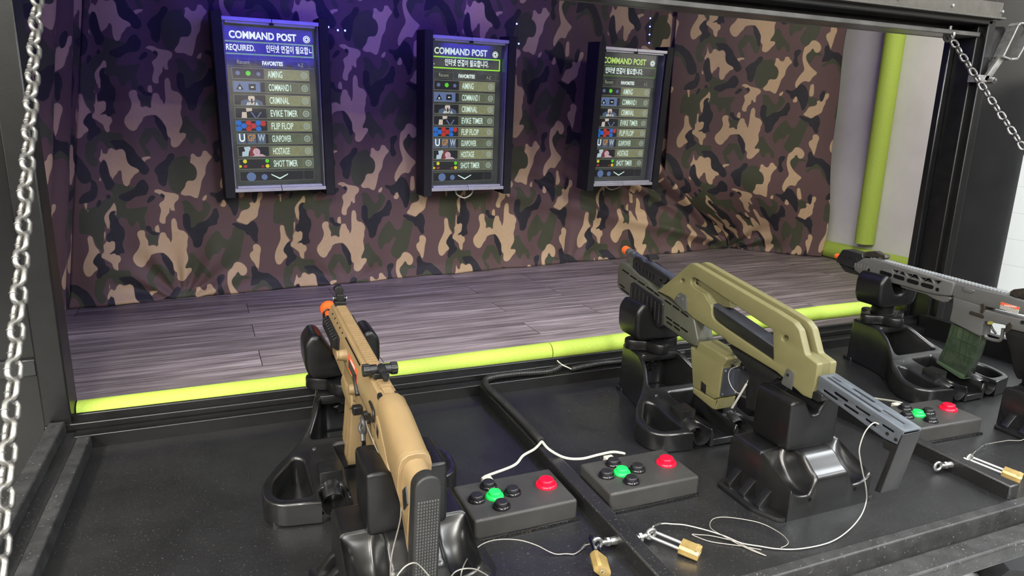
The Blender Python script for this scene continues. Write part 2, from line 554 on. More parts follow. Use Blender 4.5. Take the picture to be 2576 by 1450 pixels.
def tile_field(shapes):
    """signed distance to the outlines over one repeat of the print"""
    ga, gb = np.meshgrid(np.arange(TN[0]) / TN[0], np.arange(TN[1]) / TN[1], indexing='ij')
    best = np.full(ga.size, -TMAX)
    base = ga.reshape(-1, 1) * LAT_H + gb.reshape(-1, 1) * LAT_V
    for kind, pts in shapes:
        P = cloth_outline(kind, pts)
        c = np.floor(LAT @ P.mean(axis=0))
        for i in range(-1, 2):
            for j in range(-1, 2):
                S = P - (c[0] + i) * LAT_H - (c[1] + j) * LAT_V
                lo, hi = S.min(axis=0) - TMAX, S.max(axis=0) + TMAX
                idx = np.where((base[:, 0] > lo[0]) & (base[:, 0] < hi[0]) & (base[:, 1] > lo[1]) & (base[:, 1] < hi[1]))[0]
                if not len(idx):
                    continue
                X = base[idx]
                A, B = S, np.roll(S, -1, axis=0)
                d = B - A
                w = X[:, None, :] - A[None]
                t = np.clip((w * d).sum(-1) / np.maximum((d * d).sum(-1), 1e-12), 0, 1)
                dist = np.sqrt((((w - t[..., None] * d) ** 2).sum(-1)).min(axis=1))
                up = (A[None, :, 1] <= X[:, None, 1]) & (B[None, :, 1] > X[:, None, 1])
                dn = (A[None, :, 1] > X[:, None, 1]) & (B[None, :, 1] <= X[:, None, 1])
                xi = A[None, :, 0] + (X[:, None, 1] - A[None, :, 1]) * d[None, :, 0] / np.where(np.abs(d[None, :, 1]) < 1e-9, 1e-9, d[None, :, 1])
                inside = (((up | dn) & (X[:, None, 0] < xi)).sum(axis=1) % 2) == 1
                best[idx] = np.maximum(best[idx], np.where(inside, dist, -dist))
    return best.reshape(TN)


FIELDS = {k: tile_field(v) for k, v in (('tan', TAN), ('black', BLACK), ('green', GREEN))}


def sample_field(f, s, z):
    ab = LAT @ np.array([s, z])
    a, b = (ab[0] % 1.0) * TN[0], (ab[1] % 1.0) * TN[1]
    i, j = np.floor(a).astype(int), np.floor(b).astype(int)
    u, v = a - i, b - j
    i, j = i % TN[0], j % TN[1]
    i1, j1 = (i + 1) % TN[0], (j + 1) % TN[1]
    return f[i, j] * (1 - u) * (1 - v) + f[i1, j] * u * (1 - v) + f[i, j1] * (1 - u) * v + f[i1, j1] * u * v


def make_camo_mat():
    m, nt, b = new_mat('camouflage_cloth')
    def layer(attr):
        n = node(nt, 'ShaderNodeAttribute', attribute_name=attr)
        r = node(nt, 'ShaderNodeMapRange')
        r.inputs['From Min'].default_value = -0.0008
        r.inputs['From Max'].default_value = 0.0008
        nt.links.new(n.outputs['Fac'], r.inputs['Value'])
        return r.outputs['Result']
    col = mixc(nt, layer('green'), (0.132, 0.077, 0.072), (0.062, 0.068, 0.036))
    col = mixc(nt, layer('tan'), col, (0.60, 0.425, 0.245))
    col = mixc(nt, layer('black'), col, (0.020, 0.020, 0.025))
    v = coord(nt)
    mott = noise(nt, v, 60, 3, 0.6)
    col = mixc(nt, ramp(nt, mott, [(0.3, 0.0), (0.7, 0.10)]), col, (0.10, 0.09, 0.08))
    nt.links.new(col, b.inputs['Base Color'])
    b.inputs['Roughness'].default_value = 0.62
    b.inputs['Specular IOR Level'].default_value = 0.35
    b.inputs['Sheen Weight'].default_value = 0.06
    vo = node(nt, 'ShaderNodeTexVoronoi')
    vo.inputs['Scale'].default_value = 260
    nt.links.new(v, vo.inputs['Vector'])
    bump(nt, vo.outputs['Distance'], 0.25, 0.0006, b)
    return m


CAMO = make_camo_mat()


def cloth(name, nu, nv, place, pattern, mat=CAMO, thick=True):
    """a hanging cloth: place(u, v) -> points, pattern(u, v, P) -> print coordinates"""
    u, v = np.meshgrid(np.linspace(0, 1, nu), np.linspace(0, 1, nv), indexing='ij')
    u, v = u.ravel(), v.ravel()
    P = place(u, v)
    s, z = pattern(u, v, P)
    me = bpy.data.meshes.new(name)
    I = np.arange((nu - 1) * (nv - 1))
    a = (I // (nv - 1)) * nv + I % (nv - 1)
    F = np.stack([a, a + nv, a + nv + 1, a + 1], axis=1)
    me.from_pydata(P.tolist(), [], F.tolist())
    for k, f in FIELDS.items():
        at_ = me.attributes.new(k, 'FLOAT', 'POINT')
        at_.data.foreach_set('value', sample_field(f, s, z).astype(np.float32))
    me.polygons.foreach_set('use_smooth', [True] * len(me.polygons))
    o = link_mesh(name, me, mat)
    md = o.modifiers.new('thickness', 'SOLIDIFY')
    md.thickness = 0.002
    md.offset = -1.0
    return o


# ------------------------------------------------------------------ cloth shapes
def gauss(x, w):
    return np.exp(-(x / w) ** 2)


ZT = 1.36
def back_place(u, v):
    z = FZ + 0.002 + v * (ZT - FZ)
    x0 = -0.945 + 0.145 * (z - FZ)             # the left corner of the cloth leans in
    x = x0 + u * (2.42 - x0)
    fold = np.zeros_like(x)
    # soft upright folds
    fold += 0.009 * np.sin(x * 13 + 1.2 * np.sin(z * 3.0)) * (0.4 + 0.6 * gauss(z - 0.15, 0.5))
    fold += 0.005 * np.sin(x * 31 + 2.0 + z * 2)
    # gathers that fan out from pinned points on the hem
    for (gx, reach, k, amp) in ((-0.56, 0.26, 12, 0.010), (0.08, 0.16, 9, 0.004), (1.30, 0.2, 9, 0.005)):
        r = np.sqrt((x - gx) ** 2 + (z - FZ) ** 2) + 1e-4
        th = np.arctan2(x - gx, z - FZ + 0.02)
        fold += amp * np.sin(th * k) * gauss(r - 0.10, reach * 0.55) * np.clip(r / 0.05, 0, 1)
    # long diagonal drag folds running down to the pinned right corner
    qx, qz = 2.40, 0.03
    for (fx, fz, amp, w) in ((0.80, 0.42, 0.010, 0.035), (1.02, 0.42, 0.013, 0.03), (1.20, 0.44, 0.015, 0.03),
                             (1.36, 0.46, 0.017, 0.03), (1.54, 0.50, 0.020, 0.032), (1.75, 0.60, 0.022, 0.035)):
        dx, dz = qx - fx, qz - fz
        L = math.hypot(dx, dz)
        t = ((x - fx) * dx + (z - fz) * dz) / L
        dist = ((x - fx) * dz - (z - fz) * dx) / L
        ww = w * (1.0 - 0.45 * np.clip(t / L, 0, 1))
        along = np.clip((t + 0.25) / 0.3, 0, 1) * np.clip((L + 0.02 - t) / 0.25, 0, 1)
        fold += 2.4 * amp * np.sin(np.clip(dist / ww, -PI, PI)) * along * gauss(dist, ww * 1.9)
    # hem rests on the boards
    y = WY0 + WSL * x - 0.022 - fold - 0.02 * gauss(z - FZ, 0.03)
    return np.stack([x, y, z], axis=1)


def back_pattern(u, v, P):
    x, z = P[:, 0], P[:, 2]
    d = np.clip((x - 1.2) / 1.1, 0, 1) * np.clip((0.45 - z) / 0.4, 0, 1)
    # the cloth is pulled wider towards its right end, so the print stretches there
    a, b = 0.677, 0.027
    sk = x * SK - 0.05 * d
    k = (-a + np.sqrt(np.maximum(a * a + 4 * b * (sk + 0.702), 0.02))) / (2 * b)
    g = (a + 2 * b * k) / 0.70
    return -0.702 + 0.70 * k, 0.11 + (z + 0.03 * d - 0.11) / g


cb = cloth('camouflage_curtain', 420, 170, back_place, back_pattern)
tag(cb, 'wide camouflage cloth hanging on the back wall behind the three target displays', 'curtain', 'camouflage curtains around the shooting booth')


def left_place(u, v):
    z = FZ + 0.002 + v * (ZT - FZ)
    xb = -0.945 + 0.145 * (z - FZ)
    yb = WY0 + WSL * xb - 0.022
    yf = 0.80
    y = yf + u * (yb - yf)
    x = xb - 0.02 * (1 - u) + 0.014 * np.sin(y * 26 + 0.6 * z) * np.clip((1 - u) * 8, 0, 1) + 0.008 * np.sin(y * 55 + 2 * z) * np.clip((1 - u) * 8, 0, 1)
    return np.stack([x, y, z], axis=1)


cl = cloth('camouflage_curtain', 150, 130, left_place, lambda u, v, P: (-0.92 * SK - (1.79 - P[:, 1]) + 0.1, P[:, 2]))
tag(cl, 'narrow camouflage cloth along the left side wall, seen edge-on beside the hanging chain', 'curtain', 'camouflage curtains around the shooting booth')

TLX, TLY = 1.88, WY0 + WSL * 1.88 - 0.045
PIN = at(1825, 621, z=FZ)
EDGE = (2.775, 1.935)
def right_place(u, v):
    z = FZ + 0.003 + v * (ZT - FZ)
    k = np.clip((0.46 - z) / 0.46, 0, 1)
    k = k * k * (3 - 2 * k)
    xl = TLX + (PIN[0] - 0.01 - TLX) * k
    yl = TLY + (PIN[1] - 0.03 - TLY) * k
    xr = EDGE[0] + 0.012 * np.sin(z * 9)
    yr = EDGE[1] - 0.02 * np.sin(z * 5) - 0.02 * k
    x = xl + u * (xr - xl)
    y = yl + u * (yr - yl)
    r = np.sqrt((x - PIN[0]) ** 2 + (y - PIN[1]) ** 2 + (z - FZ) ** 2) + 1e-4
    h = np.sqrt((x - PIN[0]) ** 2 + (y - PIN[1]) ** 2)
    th = np.arctan2(h, z - FZ + 0.01)
    f = 0.016 * np.sin(th * 17) * gauss(r - 0.12, 0.17) * np.clip(r / 0.05, 0, 1)
    f += 0.010 * np.sin(u * 12 + z * 2) * np.clip((1 - u) * 4, 0, 1) * np.clip(u * 4, 0, 1)
    f += 0.022 * np.sin(PI * u) * gauss(z - 0.03, 0.12)
    return np.stack([x - f * 0.6, y - f * 0.8, z], axis=1)


def right_pattern(u, v, P):
    z = P[:, 2]
    s = u * math.hypot(EDGE[0] - TLX, TLY - EDGE[1])
    k = np.clip((0.40 - z) / 0.4, 0, 1) * (1 - u)
    # one foot of the large tan blot sits about a third along and 0.52 above the boards
    A = at_wall(1115 / 4.027 + 180, 1075 / 4.027 + 440)
    return A[0] * SK + (s - 0.47) * 0.80 + 0.05 * k, A[2] + (z - 0.535) * 0.95 - 0.02 * k


cr_ = cloth('camouflage_curtain', 170, 170, right_place, right_pattern)
tag(cr_, 'camouflage cloth drawn across the right corner, pinched at the floor, next to the white wall', 'curtain', 'camouflage curtains around the shooting booth')

# ------------------------------------------------------------------ setting
M_WHITE = plain('white_wall_paint', (0.80, 0.78, 0.74), 0.6, var=0.04, vscale=6, bump_s=0.08, bscale=150)
M_DARKWALL = plain('dark_wall_paint', (0.03, 0.03, 0.032), 0.7)


def make_two_tone(name, low, high, level):
    """painted wall with a dark dado below and a pale upper part"""
    m, nt, b = new_mat(name)
    tc = node(nt, 'ShaderNodeNewGeometry')
    sx = node(nt, 'ShaderNodeSeparateXYZ')
    nt.links.new(tc.outputs['Position'], sx.inputs[0])
    r = node(nt, 'ShaderNodeMapRange')
    r.inputs['From Min'].default_value = level - 0.02
    r.inputs['From Max'].default_value = level + 0.02
    nt.links.new(sx.outputs['Z'], r.inputs['Value'])
    nt.links.new(mixc(nt, r.outputs['Result'], low, high), b.inputs['Base Color'])
    b.inputs['Roughness'].default_value = 0.7
    return m


M_SHOPWALL = make_two_tone('shop_wall_paint', (0.05, 0.047, 0.045), (0.36, 0.33, 0.29), 1.02)
M_SHOPFLOOR = plain('shop_floor_vinyl', (0.40, 0.41, 0.405), 0.35, var=0.06, vscale=5)


def make_siding():
    m, nt, b = new_mat('white_siding')
    v = coord(nt)
    w = node(nt, 'ShaderNodeTexWave', wave_type='BANDS', bands_direction='Z', wave_profile='SAW')
    w.inputs['Scale'].default_value = 2.2
    nt.links.new(v, w.inputs['Vector'])
    col = ramp(nt, w.outputs['Fac'], [(0.0, (0.62, 0.63, 0.63)), (0.04, (0.80, 0.82, 0.82)), (1.0, (0.80, 0.82, 0.82))])
    nt.links.new(col, b.inputs['Base Color'])
    b.inputs['Roughness'].default_value = 0.5
    bump(nt, w.outputs['Fac'], 0.3, 0.01, b)
    return m


def make_planks():
    m, nt, b = new_mat('vinyl_plank_floor')
    v = coord(nt)
    sep = node(nt, 'ShaderNodeMapping')
    nt.links.new(v, sep.inputs['Vector'])
    br = node(nt, 'ShaderNodeTexBrick')
    br.offset = 0.37
    br.inputs['Color1'].default_value = (0.0, 0.0, 0.0, 1)
    br.inputs['Color2'].default_value = (1, 1, 1, 1)
    br.inputs['Mortar'].default_value = (0.5, 0.5, 0.5, 1)
    br.inputs['Scale'].default_value = 1.0
    br.inputs['Mortar Size'].default_value = 0.0012
    br.inputs['Mortar Smooth'].default_value = 0.1
    br.inputs['Brick Width'].default_value = 0.92
    br.inputs['Row Height'].default_value = 0.15
    nt.links.new(sep.outputs['Vector'], br.inputs['Vector'])
    # grain runs along the boards; every board gets its own offset
    mp = node(nt, 'ShaderNodeMapping')
    mp.inputs['Scale'].default_value = (1.6, 26, 1)
    nt.links.new(v, mp.inputs['Vector'])
    ad = node(nt, 'ShaderNodeVectorMath', operation='ADD')
    ms = node(nt, 'ShaderNodeVectorMath', operation='SCALE')
    ms.inputs['Scale'].default_value = 37.0
    nt.links.new(br.outputs['Color'], ms.inputs[0])
    nt.links.new(mp.outputs['Vector'], ad.inputs[0])
    nt.links.new(ms.outputs['Vector'], ad.inputs[1])
    g1 = noise(nt, ad.outputs['Vector'], 1.6, 6, 0.62, 0.5)
    g2 = noise(nt, ad.outputs['Vector'], 6.0, 5, 0.7)
    c = ramp(nt, g1, [(0.30, (0.10, 0.083, 0.080)), (0.45, (0.225, 0.19, 0.175)), (0.58, (0.37, 0.315, 0.29)), (0.72, (0.58, 0.51, 0.47))])
    c = mixc(nt, ramp(nt, g2, [(0.35, 0.0), (0.75, 0.45)]), c, (0.15, 0.125, 0.12))
    tone = ramp(nt, br.outputs['Color'], [(0.0, 0.80), (1.0, 1.08)])
    mu = node(nt, 'ShaderNodeMix', data_type='RGBA', blend_type='MULTIPLY')
    mu.inputs[0].default_value = 1.0
    nt.links.new(c, mu.inputs[6]); nt.links.new(tone, mu.inputs[7])
    c = mixc(nt, br.outputs['Fac'], mu.outputs[2], (0.02, 0.017, 0.016))
    nt.links.new(c, b.inputs['Base Color'])
    nt.links.new(ramp(nt, g1, [(0.2, 0.42), (0.8, 0.58)]), b.inputs['Roughness'])
    b.inputs['Specular IOR Level'].default_value = 0.4
    bump(nt, g2, 0.12, 0.0008, b)
    return m


def slab(name, a, b, mat):
    return struct(MB().span(a, b).build(name, mat))


M_PLANK = make_planks()
gf = MB().plate([(-2.0, -0.60), (1.40, -0.62), (1.92, -0.12), (1.92, 1.0), (-2.0, 1.0)], [], 0.02, 0, frame_xy(-0.01)).build('floor_gallery', M_PLANK)
gf.location = (0.95, 1.40, FZ)
gf.rotation_euler = (0, 0, math.radians(2.0))
struct(gf)
gf.name = 'floor'
wb = MB().span((-2.0, 0.005, -0.9), (2.1, 0.08, 1.45)).build('wall_back', M_DARKWALL)
wb.location = (0.95, WY0 + WSL * 0.95, 0.0)
wb.rotation_euler = (0, 0, math.atan(WSL))
struct(wb)
slab('wall_left', (-1.10, 0.72, -0.9), (-1.04, 1.93, 1.45), M_DARKWALL)
slab('wall_right', (2.88, 1.25, -0.9), (2.94, 2.45, 1.45), M_WHITE)
wd = MB().span((0, -0.02, -0.9), (0.84, 0.02, 1.45)).build('wall_light_block', M_WHITE)  # unseen partition, added to stop shop light leaking into the booth
wd.location = (2.32, 0.70, 0)
wd.rotation_euler = (0, 0, math.atan2(0.58, 0.57))
struct(wd)
slab('ceiling', (-1.10, 0.72, 1.40), (2.94, 2.5, 1.45), M_DARKWALL)
# the shop around the booth
slab('floor_shop', (-3.2, -5.2, -0.94), (3.7, 4.2, -0.9), M_SHOPFLOOR)
slab('ceiling_shop', (-3.2, -5.2, 2.12), (3.7, 4.2, 2.18), M_WHITE)
slab('wall_shop_front', (-3.2, -5.3, -0.9), (3.7, -5.2, 2.12), M_SHOPWALL)
slab('wall_shop_left', (-3.3, -5.2, -0.9), (-3.2, 4.2, 2.12), M_SHOPWALL)
slab('wall_shop_right', (3.6, 0.35, -0.9), (3.7, 4.2, 2.12), make_siding())
slab('wall_shop_side', (3.6, -5.2, -0.9), (3.7, 0.35, 2.12), M_SHOPWALL)
slab('wall_shop_back', (-3.2, 4.1, -0.9), (3.6, 4.2, 2.12), M_WHITE)

# ------------------------------------------------------------------ booth frame
M_GLOSS = plain('gloss_black_paint', (0.008, 0.0082, 0.009), 0.16, var=0.2, vscale=8, bump_s=0.10, bscale=90, bdist=0.0006, spec=0.6)
M_STEEL = plain('black_painted_steel', (0.007, 0.007, 0.007), 0.32, var=0.25, vscale=25, bump_s=0.25, bscale=260, bdist=0.0004, spec=0.42)
M_TEXT = plain('black_textured_coating', (0.0125, 0.0125, 0.013), 0.36, var=0.3, vscale=9, bump_s=0.55, bscale=700, bdist=0.0007, spec=1.0, worn=(0.075, 0.075, 0.075), worn_at=0.635)
M_WORN = plain('worn_black_coating', (0.034, 0.034, 0.034), 0.45, var=0.35, vscale=30, bump_s=0.4, bscale=500, bdist=0.0005, spec=0.5, worn=(0.22, 0.22, 0.21), worn_at=0.66)
M_CHAIN = plain('galvanised_chain', (0.28, 0.275, 0.26), 0.40, 0.8, var=0.3, vscale=90, bump_s=0.2, bscale=300)
M_CHAIN2 = plain('dark_galvanised_chain', (0.20, 0.195, 0.19), 0.38, 0.8, var=0.3, vscale=90, bump_s=0.2, bscale=300)
M_ZINC = plain('zinc_plated_steel', (0.55, 0.55, 0.54), 0.28, 0.9, var=0.25, vscale=120)

booth = thing('booth_frame', 'black painted steel booth frame around the shooting opening', 'frame', (0.6, 0.68, 0.0))
BO = Vector((-0.6, -0.68, 0.0))
def bpart(mb, name, mat, bevel=0.0, parent=booth):
    return mb.move(Matrix.Translation(BO)).build(name, mat, parent, bevel)

bpart(MB().span((-0.757, 0.645, -0.9), (-0.705, 0.72, 1.10)), 'post', M_STEEL, 0.004)
bpart(MB().span((1.925, 0.622, -0.9), (1.955, 0.69, 1.06)).span((1.94, 0.60, -0.9), (1.975, 0.635, 1.06)), 'post', M_STEEL, 0.003)
bpart(MB().span((1.90, 0.69, 0.0), (1.955, 0.715, 1.03)), 'jamb_strip', M_GLOSS, 0.004)
bpart(MB().span((-0.95, 0.615, 1.010), (1.93, 0.70, 1.024)).span((-0.95, 0.688, 1.010), (1.93, 0.70, 1.07)), 'lintel_angle', plain('worn_lit_lintel_paint', (0.085, 0.083, 0.080), 0.30, 0.3, var=0.3, vscale=14, bump_s=0.2, bscale=200, bdist=0.0004, spec=0.6), 0.002)  # worn grey, lightened to paint in light reflected from boards and foam
bpart(MB().span((-0.95, 0.60, 1.046), (1.96, 0.66, 1.13)), 'lintel_beam', M_STEEL, 0.004)
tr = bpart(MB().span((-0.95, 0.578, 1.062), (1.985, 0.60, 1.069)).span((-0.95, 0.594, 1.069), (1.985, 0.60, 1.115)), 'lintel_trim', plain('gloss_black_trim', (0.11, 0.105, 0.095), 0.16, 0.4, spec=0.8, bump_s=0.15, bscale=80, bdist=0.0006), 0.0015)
for i in range(12):
    x = -0.6 + i * 0.232 + 0.03
    s = MB().cyl((0, 0, 0), (0, -0.004, 0), 0.0055, 0.0045, 12).cyl((0, -0.004, 0), (0, -0.0055, 0), 0.0028, n=8)
    o = s.build('screw', M_ZINC, tr)
    o.location = Vector((x, 0.594, 1.088)) + BO
bpart(MB().span((-0.95, 0.612, 1.115), (1.985, 0.66, 2.1)), 'front_panel', M_GLOSS)
sp = MB()
sp.plate([(1.96, -0.9), (2.305, -0.9), (2.305, 2.1), (1.96, 2.1)], [], 0.05, 0.008, frame_xz(0.66))
bpart(sp, 'side_panel', M_GLOSS)
bpart(MB().span((-2.2, 0.665, -0.9), (-0.757, 0.70, 2.1)), 'side_panel', plain('satin_black_panel', (0.006, 0.006, 0.006), 0.26, var=0.25, vscale=5, bump_s=0.1, bscale=120), 0.004)
bpart(MB().span((-0.95, 0.655, 0.158), (-0.757, 0.668, 0.196)), 'panel_ledge', M_GLOSS, 0.003)
bpart(MB().span((-0.757, 0.640, -0.06), (1.95, 0.668, 0.046)).span((-0.757, 0.664, -0.06), (1.95, 0.73, 0.036)).span((-0.757, 0.664, 0.03), (1.95, 0.674, 0.058)), 'sill', M_STEEL, 0.003)

# pivoting latch on the right panel
lt = thing('latch_lever', 'bare steel latch lever with a rectangular loop on the black panel at upper right', 'latch', tuple(at(2462, 190, y=0.60)))
LO = Vector(lt.location)
def lat(px, py, y=0.585):
    p = at(px, py, y=y)
    return (p[0] - LO.x, p[2] - LO.z)
M_LATCH = plain('brushed_steel', (0.40, 0.39, 0.38), 0.32, 0.75, var=0.2, vscale=60)
MB().plate([lat(2472, 200), lat(2483, 207), lat(2522, 150), lat(2511, 143)], [], 0.010, 0.001, frame_xz(-0.015)).build('arm', M_LATCH, lt)
c4 = [lat(2512, 143), lat(2531, 150), lat(2548, 148), lat(2566, 115), lat(2592, 70), lat(2586, 60), lat(2556, 60), lat(2549, 66)]
lp = [(p[0], -0.015, p[1]) for p in c4]
fl = MB()
n = len(lp)
for i in range(n):
    a, b2 = Vector(lp[i]), Vector(lp[(i + 1) % n])
    d = (b2 - a)
    ang = math.atan2(d.z, d.x)
    fl.box((a + b2) / 2, (d.length + 0.004, 0.034, 0.006), Matrix.Rotation(-ang, 4, 'Y'))
fl.build('loop', M_LATCH, lt, 0.0008)
bl = Vector((lat(2484, 203)[0], -0.03, lat(2484, 203)[1]))
MB().cyl(bl + Vector((0, 0.02, 0)), bl + Vector((0, -0.008, 0)), 0.010, n=6).cyl(bl + Vector((0, 0.02, 0)), bl + Vector((0, -0.014, 0)), 0.005, n=12).build('bolt', M_CHAIN2, lt, 0.001)
MB().span((lat(2455, 195)[0], -0.02, lat(2455, 206)[1]), (lat(2485, 195)[0], 0.012, lat(2455, 188)[1])).build('bracket', M_LATCH, lt, 0.001)


# ------------------------------------------------------------------ chains
def chain(label, p0, p1, sag, pitch, wire, wid, mat, name='chain', twist=0.0):
    p0, p1 = Vector(p0), Vector(p1)
    root = thing(name, label, 'chain', tuple(p0))
    L = (p1 - p0).length
    n = int(L / pitch)
    ln = pitch + 2 * wire
    a, w = ln / 2 - wid / 2, wid / 2 - wire
    prof = []
    for k in range(9):
        t = -PI / 2 + PI * k / 8
        prof.append((a + w * math.cos(t), w * math.sin(t)))
    for k in range(9):
        t = PI / 2 + PI * k / 8
        prof.append((-a + w * math.cos(t), w * math.sin(t)))
    mb = MB().tube([(0, q[1], q[0]) for q in prof], wire, 8, closed=True)
    mb.tube([(0, w + wire * 1.12 * math.cos(t), 0.0012 + wire * 0.0 + 0.0) if False else (wire * 1.12 * math.sin(t), w + wire * 1.12 * math.cos(t), 0.001) for t in [2 * PI * k / 10 for k in range(10)]], 0.0009, 5, closed=True)
    proto = mb.build('link', mat, root, deg=60)
    for i in range(n + 1):
        t = i / n
        q = p0.lerp(p1, t) + Vector((0, 0, -sag * 4 * t * (1 - t)))
        t2 = min(1, t + 0.01); t1 = max(0, t - 0.01)
        d = (p0.lerp(p1, t2) + Vector((0, 0, -sag * 4 * t2 * (1 - t2)))) - (p0.lerp(p1, t1) + Vector((0, 0, -sag * 4 * t1 * (1 - t1))))
        o = proto if i == 0 else proto.copy()
        if i:
            COL.objects.link(o)
            o.parent = root
        rot = d.to_track_quat('Z', 'Y').to_matrix().to_4x4() @ Matrix.Rotation((PI / 2 if i % 2 else 0) + twist, 4, 'Z')
        o.matrix_local = Matrix.Translation(q - p0) @ rot
    return root


chain('thick galvanised chain holding up the counter in front of the left post', at(97, -60, d=1.25), at(-6, 1500, d=0.80), 0.012, 0.0290, 0.0043, 0.0255, M_CHAIN, twist=0.75)
chain('galvanised chain running down from the upper right corner of the opening', (1.805, 0.625, 1.003), (1.835, -0.20, 0.07), 0.02, 0.0275, 0.0036, 0.0235, M_CHAIN2, twist=0.6)
eye = MB().tube([(0.0, 0.016 * math.cos(t), 0.016 * math.sin(t)) for t in [2 * PI * k / 14 for k in range(14)]], 0.0045, 8, closed=True).cyl((0, 0, 0.014), (0, 0, 0.03), 0.005)
eo = bpart(eye.move(Matrix.Translation((1.803, 0.628, 1.006))), 'chain_eye', M_CHAIN2)

# ------------------------------------------------------------------ lime foam tubes
def make_foam():
    m, nt, b = new_mat('lime_foam')
    v = coord(nt)
    g = noise(nt, v, 350, 3, 0.7)
    c = ramp(nt, g, [(0.3, (0.36, 0.50, 0.050)), (0.7, (0.50, 0.66, 0.110))])
    nt.links.new(c, b.inputs['Base Color'])
    b.inputs['Roughness'].default_value = 0.7
    b.inputs['Subsurface Weight'].default_value = 0.0
    bump(nt, g, 0.5, 0.001, b)
    return m


M_FOAM = make_foam()
def foam(label, pts, r, n=18):
    P = [Vector(p) for p in pts]
    c = P[0]
    o = MB().tube([p - c for p in P], r, n).build('foam_tube', M_FOAM)
    o.location = c
    return tag(o, label, 'foam tube', 'lime foam tubes padding the booth edges')


fr = 0.026
def foam_at(px, py, z=0.062):
    return at(px, py, z=z)
foam('lime green foam tube on the sill, left length reaching the left post', [(-0.703, 0.707, 0.046), (-0.3, 0.708, 0.050), at(1100, 921, y=0.712), at(1380, 884, y=0.716)], fr)
foam('lime green foam tube on the sill, right length behind the green and grey rifles', [at(1382, 884, y=0.716), at(1570, 859, y=0.73), at(2060, 788, y=0.79), at(2306, 760, y=0.83)], fr)
foam('lime green foam tube standing upright on the white wall', [(2.83, 1.69, 0.105), (2.83, 1.69, 1.39)], 0.049, 24)
foam('short lime green foam tube lying along the foot of the white wall', [(2.83, 2.16, FZ + 0.046), (2.83, 1.60, FZ + 0.046), (2.83, 1.28, FZ + 0.046)], 0.046, 24)

# ------------------------------------------------------------------ counter
M_TRAY = M_TEXT
counter = thing('counter', 'black fold-down steel counter with three framed bays', 'counter', (0.6, 0.1, 0.0))
CO = Vector((-0.6, -0.1, 0.0))
def cpart(mb, name, mat, bevel=0.0025):
    return mb.move(Matrix.Translation(CO)).build(name, mat, counter, bevel)


XL, XR, YF, YB, RH = -0.664, 1.90, -0.2345, 0.604, 0.031
D1, D2 = (0.2225, 0.2515), (1.040, 1.068)
for (a, b) in ((XL, D1[0]), (D1[1], D2[0]), (D2[1], XR)):
    cpart(MB().span((a, YF, -0.02), (b, YB, 0.0)), 'tray_panel', M_TRAY, 0)
cpart(MB().span((XL - 0.035, YB, -0.03), (XR, YB + 0.033, RH)), 'back_rim', M_STEEL)
cpart(MB().span((-0.690, YF - 0.05, -0.03), (XL, YB, RH)), 'side_rim', M_WORN)
cpart(MB().span((-0.716, YF - 0.05, -0.03), (-0.690, YB + 0.03, RH - 0.002)), 'side_shelf', M_TRAY, 0.001)
cpart(MB().span((-0.747, YF - 0.09, -0.05), (-0.716, 0.640, 0.055)), 'side_bar', M_WORN)
cpart(MB().span((XR, YF - 0.05, -0.03), (XR + 0.03, YB + 0.03, 0.072)), 'side_bar', M_STEEL)
for d in (D1, D2):
    cpart(MB().span((d[0], YF, -0.02), (d[1], YB, RH)), 'divider', M_TRAY, 0.003)
# front edge: flush lip, then a second bar a little lower and further out
cpart(MB().span((XL - 0.02, -0.257, -0.045), (XR, YF, 0.002)), 'front_rim', M_WORN, 0.003)
cpart(MB().span((XL - 0.09, -0.312, -0.062), (XR + 0.03, -0.268, -0.026)), 'front_bar', M_WORN, 0.005)
# brackets that tie the front bar to the tray, and the legs
for x in (-0.5, 0.24, 1.05, 1.8):
    cpart(MB().span((x, -0.27, -0.058), (x + 0.03, -0.25, -0.04)), 'bracket', M_STEEL, 0)
for x in (-0.73, 0.23, 1.9):
    cpart(MB().span((x, 0.5, -0.9), (x + 0.04, 0.54, -0.03)), 'leg', M_STEEL, 0)


def eyebolt(base, tip, r=0.0085):
    b, t = Vector(base), Vector(tip)
    d = (t - b).normalized()
    s = d.cross(Vector((0, 0, 1))).normalized()
    mb = MB()
    mb.cyl(b, b + d * 0.012, 0.0075, 0.0065, 14)
    mb.cyl(b + d * 0.012, t - d * r, 0.0042, n=12)
    mb.cyl(b + d * 0.014, b + d * 0.019, 0.0078, n=6)
    up = Vector((0, 0, 1))
    mb.tube([t + r * (math.cos(a) * d + math.sin(a) * up) for a in [2 * PI * k / 18 for k in range(18)]], 0.0032, 8, closed=True)
    return cpart(mb, 'eyebolt', M_ZINC, 0)


E1 = eyebolt((0.2225, -0.098, 0.014), (0.186, -0.098, 0.017))
E2 = eyebolt((0.2515, -0.104, 0.012), (0.288, -0.106, 0.017))
E3 = eyebolt((1.040, -0.112, 0.017), (1.005, -0.108, 0.017))
E4 = eyebolt((1.068, -0.110, 0.016), (1.105, -0.108, 0.017))
# beads of glossy sealant where the pads were glued down
M_SEAL = plain('black_sealant', (0.008, 0.008, 0.008), 0.08, bump_s=0.5, bscale=160, bdist=0.001, spec=0.8)

